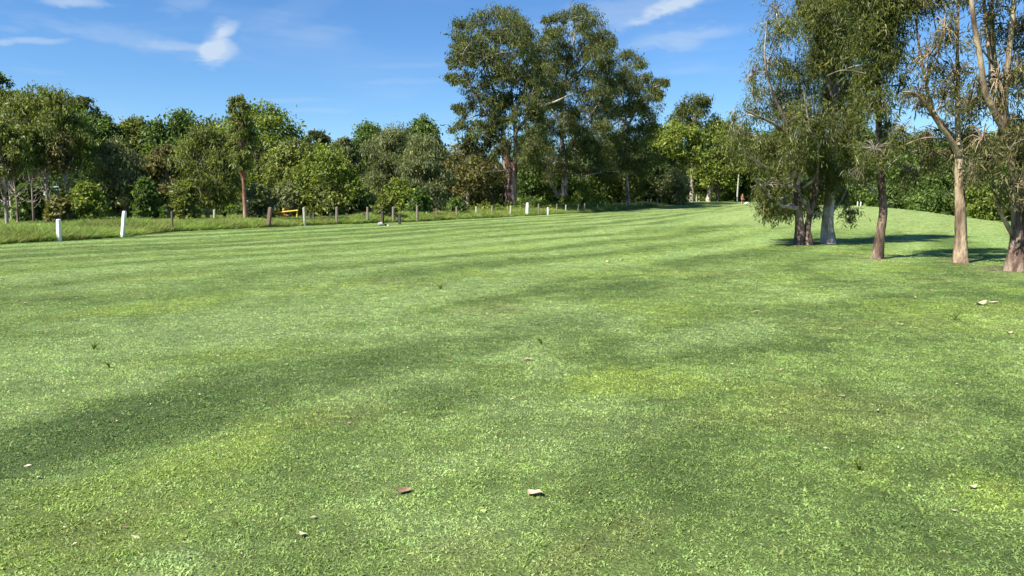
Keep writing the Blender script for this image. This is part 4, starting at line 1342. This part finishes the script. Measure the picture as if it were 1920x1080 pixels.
G_F = 'fence posts along the edge of the fairway'
put_post('fence_post', 'upright white-painted post nearest the left edge', 108, 31, 411, 7.4, WHITE, 'square', 0, group=G_F)
put_post('fence_post', 'white-painted post leaning to the right, second white post from the left', 227, 34.7, 395, 7, WHITE, 'square', 9, group=G_F)
put_post('fence_post', 'thin brown stake right of the leaning white post', 322, 40.8, 396, 4, BROWN, 'round', 0, group=G_F)
put_post('fence_post', 'pale short post half hidden in long grass left of the red trunk', 402, 50, 393, 5, PALEW, 'round', 0, group=G_F)
put_post('fence_post', 'stout brown post leaning right in front of the yellow barrier', 502, 47, 388, 7.5, BROWN, 'square', 6, group=G_F)
MIDP = [(571, 389, 5.5, PALEW, 'pale green-grey post just right of the yellow barrier'),
        (631, 388, 5, TIMBER, 'grey post standing alone in grass among the dark bollards'),
        (689, 388, 4.5, TIMBER, 'slim grey post left of the pale rocks'),
        (737, 388, 5, TIMBER, 'broad grey post right of the pale rocks'),
        (782, 386, 4.6, TIMBER, 'grey post leaning slightly left, first right of the last bollard'),
        (819, 390, 3.4, BROWN, 'thin brown stake, second right of the last bollard'),
        (857, 387, 4, TIMBER, 'grey post in front of the low dark shrub'),
        (893, 387, 4, PALEW, 'pale stake, second post left of the great gum trunk'),
        (923, 386, 4.4, TIMBER, 'dark grey post just left of the great gum trunk'),
        (957, 386, 3.6, PALEW, 'pale post standing in front of the great gum trunk')]
for px, top, w, m, lab in MIDP:
    put_post('fence_post', lab, px, fence_D(px), top, w, m, 'round', random.uniform(-1.5, 1), group=G_F)
put_post('fence_post', 'thick cream-white post right of the great gum trunk', 988, 73, 380, 5.5, WHITE, 'square', .5, group=G_F)
put_post('fence_post', 'short cream-white stub right of the thick cream-white post', 1027, 76, 389, 3.4, WHITE, 'square', 0, group=G_F)
ORD = ['first', 'second', 'third', 'fourth', 'fifth', 'sixth', 'seventh', 'eighth', 'ninth', 'tenth']
put_post('fence_post', 'thin grey stake between the thick and the short cream-white posts', 1010, 75, 382, 2.6, TIMBER, group=G_F)
for i, (px, top) in enumerate([(1044, 383), (1061, 384), (1084, 382), (1096, 381), (1120, 383), (1135, 379), (1154, 377), (1166, 379), (1174, 377), (1184, 376)]):
    put_post('fence_post', 'pale thin fence post, %s to the right of the short cream-white stub' % ORD[i], px, fence_D(px), top, 2.4, PALEW if i % 3 else TIMBER, group=G_F)
FAR = [(1192, 376), (1203, 376), (1214, 373), (1220, 373), (1232, 373), (1240, 371), (1246, 373), (1252, 371), (1258, 372), (1272, 370), (1277, 370), (1282, 368), (1290, 369), (1296, 369), (1305, 367), (1310, 366)]
ORD += ['eleventh', 'twelfth', 'thirteenth', 'fourteenth', 'fifteenth', 'sixteenth']
for i, (px, top) in enumerate(FAR):
    put_post('fence_post', 'thin pale post at the crowded far end of the line, %s from its right-hand end' % ORD[len(FAR) - 1 - i], px, fence_D(px), top, 2.2, PALEW, group=G_F)

G_B = 'dark bollards beside the track'
BOL = [(421, 399, 'dark bollard left of the red trunk'), (581, 400, 'dark bollard beside the pale green-grey post'),
       (588, 400, 'first free-standing dark bollard right of the pale green-grey post'), (620, 400, 'dark bollard left of the lone grey post in the grass'),
       (651, 400, 'dark bollard right of the lone grey post in the grass'), (682, 400, 'dark bollard touching the slim grey post'),
       (717, 396, 'taller dark bollard behind the pale rocks'), (749, 400, 'last dark bollard, right of the broad grey post')]
for px, top, lab in BOL:
    put_post('bollard', lab, px, 56 if px < 700 else 53, top, 5.5, DARKT, 'square', 0, 'bollard', G_B)


def barrier():
    D = 56
    put_post('yellow_post', 'fat yellow post right of the red trunk', 480, D, 391, 6.5, YELLOW, 'round', -2, 'post')
    b = base_at(532, D)
    t = thing('barrier_gate', 'yellow barrier gate with a sloping rail behind the leaning brown post', 'gate', b)
    for px, top, w in ((532, 391, 4.4), (557, 395, 3.6)):
        p0 = base_at(px, D) - b
        H = at(px, top, D)[2] - b[2]
        me = post_mesh('round', px)
        me.materials.append(YELLOW)
        obj('post', me, t, p0, None, (w / 2 / F * D, w / 2 / F * D, H))

    def bar(name, a, c, r, m, dy=0.0):
        tb = Tubes()
        A = at(a[0], a[1], D + dy) - b
        C = at(c[0], c[1], D + dy) - b
        tb.add([A, (A + C) / 2, C], [r, r, r], 8, 4)
        obj(name, tb.mesh(name, m), t)
    bar('rail', (487, 402), (559, 394.5), .055, YELLOW, -.12)
    bar('brace', (512, 400), (541, 404), .045, ORANGE, -.10)
    bar('brace', (534, 396), (540, 408), .06, ORANGE, .14)
    bar('lower_rail', (484, 405), (533, 401.5), .05, ORANGE, .10)


barrier()


def rock_mesh(seed, mat):
    rg = random.Random(seed)
    bm = bmesh.new()
    bmesh.ops.create_icosphere(bm, subdivisions=2, radius=1)
    for v in bm.verts:
        k = 1 + .22 * math.sin(v.co.x * 3.1 + seed) * math.cos(v.co.y * 2.7 - seed) + rg.uniform(-.09, .09)
        v.co *= k
        v.co.z *= .75
    me = bpy.data.meshes.new('rock')
    bm.to_mesh(me)
    bm.free()
    me.materials.append(mat)
    return me


STONE = plain('pale_stone', (.40, .37, .31), .85, .35, 4)
for i, (px, D, r, dz, lab) in enumerate([(713, 50.5, .19, .26, 'largest pale rock beside the tall dark bollard'), (721, 50, .16, .12, 'dark-sided rock in the middle of the small rock heap'),
                                         (727, 49.6, .11, .06, 'small flat white rock at the right of the rock heap')]):
    b = base_at(px, D)
    o = obj('rock', rock_mesh(i * 3 + 1, STONE if i != 1 else DARKT), None, (b[0], b[1], b[2] + dz * .4), (0, 0, i), (r, r * .8, r))
    tag(o, lab, 'rock', 'heap of rocks by the post line')


# ------------------------------------------------------------------ far pole, person, bag, tee markers
def pole():
    D = 129
    b = base_at(1381, D)
    H = at(1381, 328, D)[2] - b[2]
    t = thing('pole', 'tall slim pale pole at the far end of the fairway', 'pole', b)
    tb = Tubes()
    tb.add([(0, 0, -.2), (.06, 0, H * .5), (.16, 0, H)], [.16, .13, .10], 10, 8, .02)
    obj('shaft', tb.mesh('shaft', PALEW), t)
    tb = Tubes()
    tb.add([(.16, 0, H - .02), (.16, 0, H + .06), (.16, 0, H + .14)], [.12, .11, .03], 10, 4)
    obj('cap', tb.mesh('cap', TIMBER), t)


pole()


def skin_figure(name, parent, verts, edges, mat, sub=2):
    me = bpy.data.meshes.new(name)
    me.from_pydata([v[0] for v in verts], edges, [])
    o = obj(name, me, parent)
    md = o.modifiers.new('skin', 'SKIN')
    for i, v in enumerate(verts):
        r = v[1] if isinstance(v[1], tuple) else (v[1], v[1])
        me.skin_vertices[0].data[i].radius = r
    me.skin_vertices[0].data[0].use_root = True
    md.use_smooth_shade = True
    s = o.modifiers.new('sub', 'SUBSURF')
    s.levels = s.render_levels = sub
    me.materials.append(mat)
    return o


def person():
    D = 118
    b = base_at(1391, D)
    t = thing('person', 'distant person in a reddish top and dark shorts beside the pale pole', 'person', b, rotz=math.radians(25))
    SKIN = plain('skin', (.50, .30, .21), .6, .1, 5)
    SHIRT = plain('red_orange_cloth', (.52, .13, .08), .8, .2, 6)
    SHORTS = plain('dark_red_cloth', (.13, .045, .045), .85, .2, 6)
    HAIR = plain('dark_cap_cloth', (.09, .06, .05), .8, .2, 6)
    v = [((0, 0, .93), (.145, .105)), ((0, 0, 1.12), (.14, .10)), ((0, .01, 1.34), (.165, .11)), ((0, .01, 1.46), (.07, .06)), ((0, -.01, 1.54), .055),
         ((0, -.03, 1.63), (.078, .095)), ((0, -.03, 1.71), (.065, .08))]
    e = [(0, 1), (1, 2), (2, 3), (3, 4), (4, 5), (5, 6)]
    v.append(((0, -.125, 1.615), .016))
    e.append((5, 7))                                                   # nose
    for s in (-1, 1):
        k = len(v)
        v += [((s * .19, .01, 1.40), .058), ((s * .24, .03, 1.13), .043), ((s * .23, -.10, .90), .030), ((s * .23, -.14, .83), (.036, .022))]
        e += [(2, k), (k, k + 1), (k + 1, k + 2), (k + 2, k + 3)]
        for f in range(4):
            q = len(v)
            fx = s * .23 + (f - 1.5) * .018
            v += [((fx, -.165, .785), .009), ((fx, -.165 + .004 * f, .745 + .004 * abs(f - 1)), .008)]
            e += [(k + 3, q), (q, q + 1)]
        q = len(v)
        v += [((s * .195, -.165, .82), .010), ((s * .185, -.185, .785), .009)]
        e += [(k + 3, q), (q, q + 1)]
        k = len(v)
        v += [((s * .095, 0, .86), .088), ((s * .11, -.01, .49), .058), ((s * .12, .03, .27), .052), ((s * .12, .03, .09), .038), ((s * .13, -.10, .035), (.042, .03)), ((s * .13, -.17, .028), (.035, .022))]
        e += [(0, k), (k, k + 1), (k + 1, k + 2), (k + 2, k + 3), (k + 3, k + 4), (k + 4, k + 5)]
        v.append(((s * .082, -.02, 1.63), .018))
        e.append((5, len(v) - 1))                                      # ear
    skin_figure('body', t, v, e, SKIN)
    v = [((0, 0, .92), (.165, .125)), ((0, 0, 1.12), (.158, .118)), ((0, .01, 1.34), (.182, .128)), ((0, .01, 1.45), (.085, .075))]
    e = [(0, 1), (1, 2), (2, 3)]
    for s in (-1, 1):
        k = len(v)
        v += [((s * .19, .01, 1.40), .074), ((s * .225, .02, 1.22), .062)]
        e += [(2, k), (k, k + 1)]
    skin_figure('shirt', t, v, e, SHIRT)
    v = [((0, 0, .95), (.158, .118)), ((0, 0, .88), (.16, .12))]
    e = [(0, 1)]
    for s in (-1, 1):
        k = len(v)
        v += [((s * .098, 0, .80), .108), ((s * .108, -.005, .56), .088)]
        e += [(1, k), (k, k + 1)]
    skin_figure('shorts', t, v, e, SHORTS)
    skin_figure('hair', t, [((0, .0, 1.70), (.085, .10)), ((0, -.02, 1.755), (.06, .075)), ((0, .055, 1.64), (.06, .05))], [(0, 1), (0, 2)], HAIR)


person()


def bag():
    D = 117
    b = base_at(1400, D)
    t = thing('bag', 'small white bag slumped on the grass beside the distant person', 'bag', b)
    me = rock_mesh(17, plain('white_cloth', (.74, .74, .70), .8, .12, 5))
    obj('sack', me, t, (0, 0, .24), (0, .2, 0), (.42, .26, .38))
    tb = Tubes()
    tb.add([(-.2, -.05, .40), (-.05, -.08, .62), (.12, -.06, .46)], [.025, .025, .025], 6, 10)
    obj('strap', tb.mesh('strap', DARKT), t)


bag()
for i, px in enumerate((1607, 1613)):
    D = 59
    b = base_at(px, D)
    H = .36
    tb = Tubes()
    tb.add([(0, 0, -.05), (0, 0, H * .6), (0, 0, H)], [.05, .048, .03], 8, 6)
    o = obj('tee_marker', tb.mesh('tee_marker', WHITE), None, b)
    tag(o, ('left' if i == 0 else 'right') + ' one of two tiny white markers on the crest of the knoll', 'marker', 'white markers on the knoll')


# ------------------------------------------------------------------ small things on the lawn
def leaf_mesh(seed, mat, L=1.0, W=.42, curl=.16):
    """A dry leaf with a midrib fold, wavy edge, curled tip and a stalk."""
    rg = random.Random(seed)
    bm = bmesh.new()
    n = 9
    rows = []
    for i in range(n):
        f = i / (n - 1)
        w = W * math.sin(math.pi * min(.98, max(.03, f ** .8))) * rg.uniform(.85, 1.1)
        x = (f - .5) * L
        z = curl * (math.cos((f - .45) * 3.0) * -.6 + .6) + rg.uniform(-.01, .01)
        row = []
        for j in (-1, -.5, 0, .5, 1):
            row.append(bm.verts.new((x, j * w * .5, z + abs(j) * .09 * L * (1 + .5 * math.sin(f * 7 + seed)) + rg.uniform(-.012, .012))))
        rows.append(row)
    for i in range(n - 1):
        for j in range(4):
            bm.faces.new((rows[i][j], rows[i + 1][j], rows[i + 1][j + 1], rows[i][j + 1]))
    a = bm.verts.new((-.5 * L - .16, .03, .06))
    c = bm.verts.new((-.5 * L - .16, -.01, .05))
    bm.faces.new((rows[0][3], rows[0][1], c, a))
    for f in bm.faces:
        f.smooth = True
    me = bpy.data.meshes.new('fallen_leaf')
    bm.to_mesh(me)
    bm.free()
    me.materials.append(mat)
    return me


TANL = plain('tan_dry_leaf', (.52, .36, .24), .6, .25, 3)
BRNL = plain('brown_dry_leaf', (.30, .19, .11), .6, .35, 3)
PALL = plain('bleached_leaf', (.40, .38, .23), .6, .2, 3)


def put_leaf(px, py, size_px, mat, seed, rot, tilt, label, group=None, W=.45):
    p = on_flat(px, py)
    z = gz1(p[0], p[1])
    s = size_px / F * math.hypot(p[0], p[1])
    o = obj('fallen_leaf', leaf_mesh(seed, mat, 1.0, W), None, (p[0], p[1], z + .012), (tilt, random.uniform(-.1, .1), rot), s)
    return tag(o, label, 'leaf', group)


put_leaf(1003, 930, 36, TANL, 3, math.radians(-38), .12, 'broad pale tan leaf lying nearest the centre of the lawn', W=.62)
put_leaf(757, 924, 34, BRNL, 5, math.radians(35), .35, 'curled brown leaf left of the broad tan one')
put_leaf(567, 1005, 22, PALL, 8, math.radians(-30), .1, 'small pale curled leaf near the bottom edge')
put_leaf(990, 676, 16, TANL, 11, .2, .1, 'small tan leaf at the edge of the yellow-green patch')
put_leaf(841, 680, 12, BRNL, 12, .5, .1, 'tiny brown leaf on the dark stripe mid lawn')
put_leaf(1645, 772, 12, PALL, 13, .9, .2, 'pale leaf alone in the right-hand foreground')
put_leaf(1824, 916, 20, PALL, 14, .3, .1, 'yellowish leaf on the lime patch at lower right')
put_leaf(1893, 626, 14, PALL, 15, .1, .1, 'pale leaf near the right edge')
put_leaf(537, 686, 9, PALL, 16, .7, .1, 'tiny white fleck of leaf on the dark stripe at left')
flecks = [(1140, 492, 14), (1165, 488, 12), (1268, 522, 8), (1525, 515, 9), (1540, 540, 9), (1600, 540, 8), (1715, 560, 10), (1840, 572, 26), (1862, 570, 16), (1298, 558, 8), (1420, 585, 9), (1470, 595, 8),
          (1510, 600, 7), (1690, 610, 8), (48, 570, 12), (5, 525, 10), (730, 457, 8), (722, 502, 8), (130, 570, 7), (540, 520, 7), (1240, 505, 7), (1310, 625, 8), (1580, 745, 10), (375, 743, 8), (220, 793, 8), (72, 898, 10),
          (1575, 618, 8), (1320, 520, 7), (1780, 530, 8), (1668, 520, 7), (1745, 545, 8), (1790, 960, 10), (1740, 838, 9), (655, 795, 8)]
OWN = {(1140, 492): 'pale leaf left of its twin, far out on the lawn before the twin-trunked tree', (1165, 488): 'pale leaf right of its twin, far out on the lawn before the twin-trunked tree',
       (1840, 572): 'largest pale bark-like leaf on the right of the lawn below the many-stemmed gum', (1862, 570): 'pale leaf touching the largest bark-like one at right',
       (48, 570): 'pale leaf lying near the left edge of the lawn', (5, 525): 'leaf at the very left edge of the lawn', (72, 898): 'small pale leaf in the bottom left of the lawn'}
for i, (px, py, s) in enumerate(flecks):
    put_leaf(px, py, s, PALL if i % 3 else TANL, 20 + i % 6, random.uniform(-1, 1), .1, OWN.get((px, py), 'small pale dry leaf scattered on the mown grass'), 'small leaves scattered over the lawn')


def sprig(px, py, h_px, label, n=6, name='weed', seed=0, mat=None, dark=False):
    rg = np.random.default_rng(seed)
    p = on_flat(px, py)
    d = math.hypot(p[0], p[1])
    h = h_px / F * d
    b = np.array((p[0], p[1], gz1(p[0], p[1])))
    t = thing(name, label, 'weed', b)
    tb = Tubes()
    lv = Leaves()
    for i in range(n):
        a = rg.uniform(0, 6.28)
        ln = rg.uniform(.2, .9)
        e = np.array((math.cos(a) * ln * h, math.sin(a) * ln * h, h * rg.uniform(.6, 1.0)))
        C, r = tb.add([(0, 0, 0), e * np.array((.35, .35, .6)), e], [.004, .003, .0015], 5, 8)
        k = 9
        cc = C[rg.integers(1, len(C), k)]
        ax = unit(rg.normal(size=(k, 3)) + e / h)
        nr = unit(rg.normal(size=(k, 3)) + np.array((0, 0, 1.0)))
        lv.add(cc, ax, unit(nr - ax * (nr * ax).sum(1, keepdims=True)), h * .5, h * .05, np.clip(rg.random(k), 0, 1))
    obj('stalks', tb.mesh('stalks', LEAF['bright']), t)
    obj('blades', lv.mesh('blades', LEAF['dark' if dark else 'bright']), t)


sprig(1790, 600, 16, 'dark broken sprig standing up on the right of the lawn', 5, 'weed', 1, dark=True)
sprig(176, 656, 11, 'wispy grass tuft on the pale stripe at left', 9, 'grass_tuft', 2)
sprig(826, 542, 14, 'fine grass tuft standing up in the middle distance', 10, 'grass_tuft', 3)
sprig(1610, 880, 16, 'patch of pale longer grass in the right foreground', 9, 'grass_tuft', 4)
sprig(205, 690, 11, 'thin grass tuft just below the wispy one at left', 6, 'grass_tuft', 5)
sprig(1015, 645, 14, 'small dark tuft left of the yellow-green patch', 5, 'grass_tuft', 6, dark=True)


def build_litter():
    """Flecks of dead leaf, bark and clippings strewn through the turf."""
    lv = Leaves()
    n = 2600
    y = 3 + RNG.random(n) ** 1.6 * 32
    x = RNG.uniform(-.75, .78, n) * y
    cl = fbm(x * .6, y * .6, 171, 3)
    keep = RNG.random(n) < sm(cl, .42, .68) + .12
    tx, ty = [], []
    for (a, b, r) in TRUNKS:
        k = 130
        q = RNG.normal(size=(k, 2)) * 1.1
        tx.append(a + q[:, 0])
        ty.append(b + q[:, 1])
    x = np.concatenate([x[keep]] + tx)
    y = np.concatenate([y[keep]] + ty)
    m = len(x)
    C = np.c_[x, y, gz(x, y) + RNG.uniform(.006, .014, m)]
    an = RNG.uniform(0, 6.283, m)
    ax = unit(np.c_[np.cos(an), np.sin(an), RNG.normal(size=m) * .25])
    nr = unit(np.c_[RNG.normal(size=(m, 2)) * .3, np.ones(m)])
    nr = unit(nr - ax * (nr * ax).sum(1, keepdims=True))
    L_ = np.exp(RNG.normal(size=m) * .4) * .013 * (1 + np.hypot(x, y) * .07)
    lv.add(C, ax, nr, L_, L_ * RNG.uniform(.2, .45, m), RNG.random(m))
    mt = foliage('dead_leaf_fleck', (.26, .19, .10), (.50, .47, .28), trans=.1, hi=(.62, .58, .42))
    tag(obj('leaf_litter', lv.mesh('leaf_litter', mt)), 'tiny flecks of dead leaf and bark strewn through the turf', 'leaf litter', kind='stuff')


build_litter()
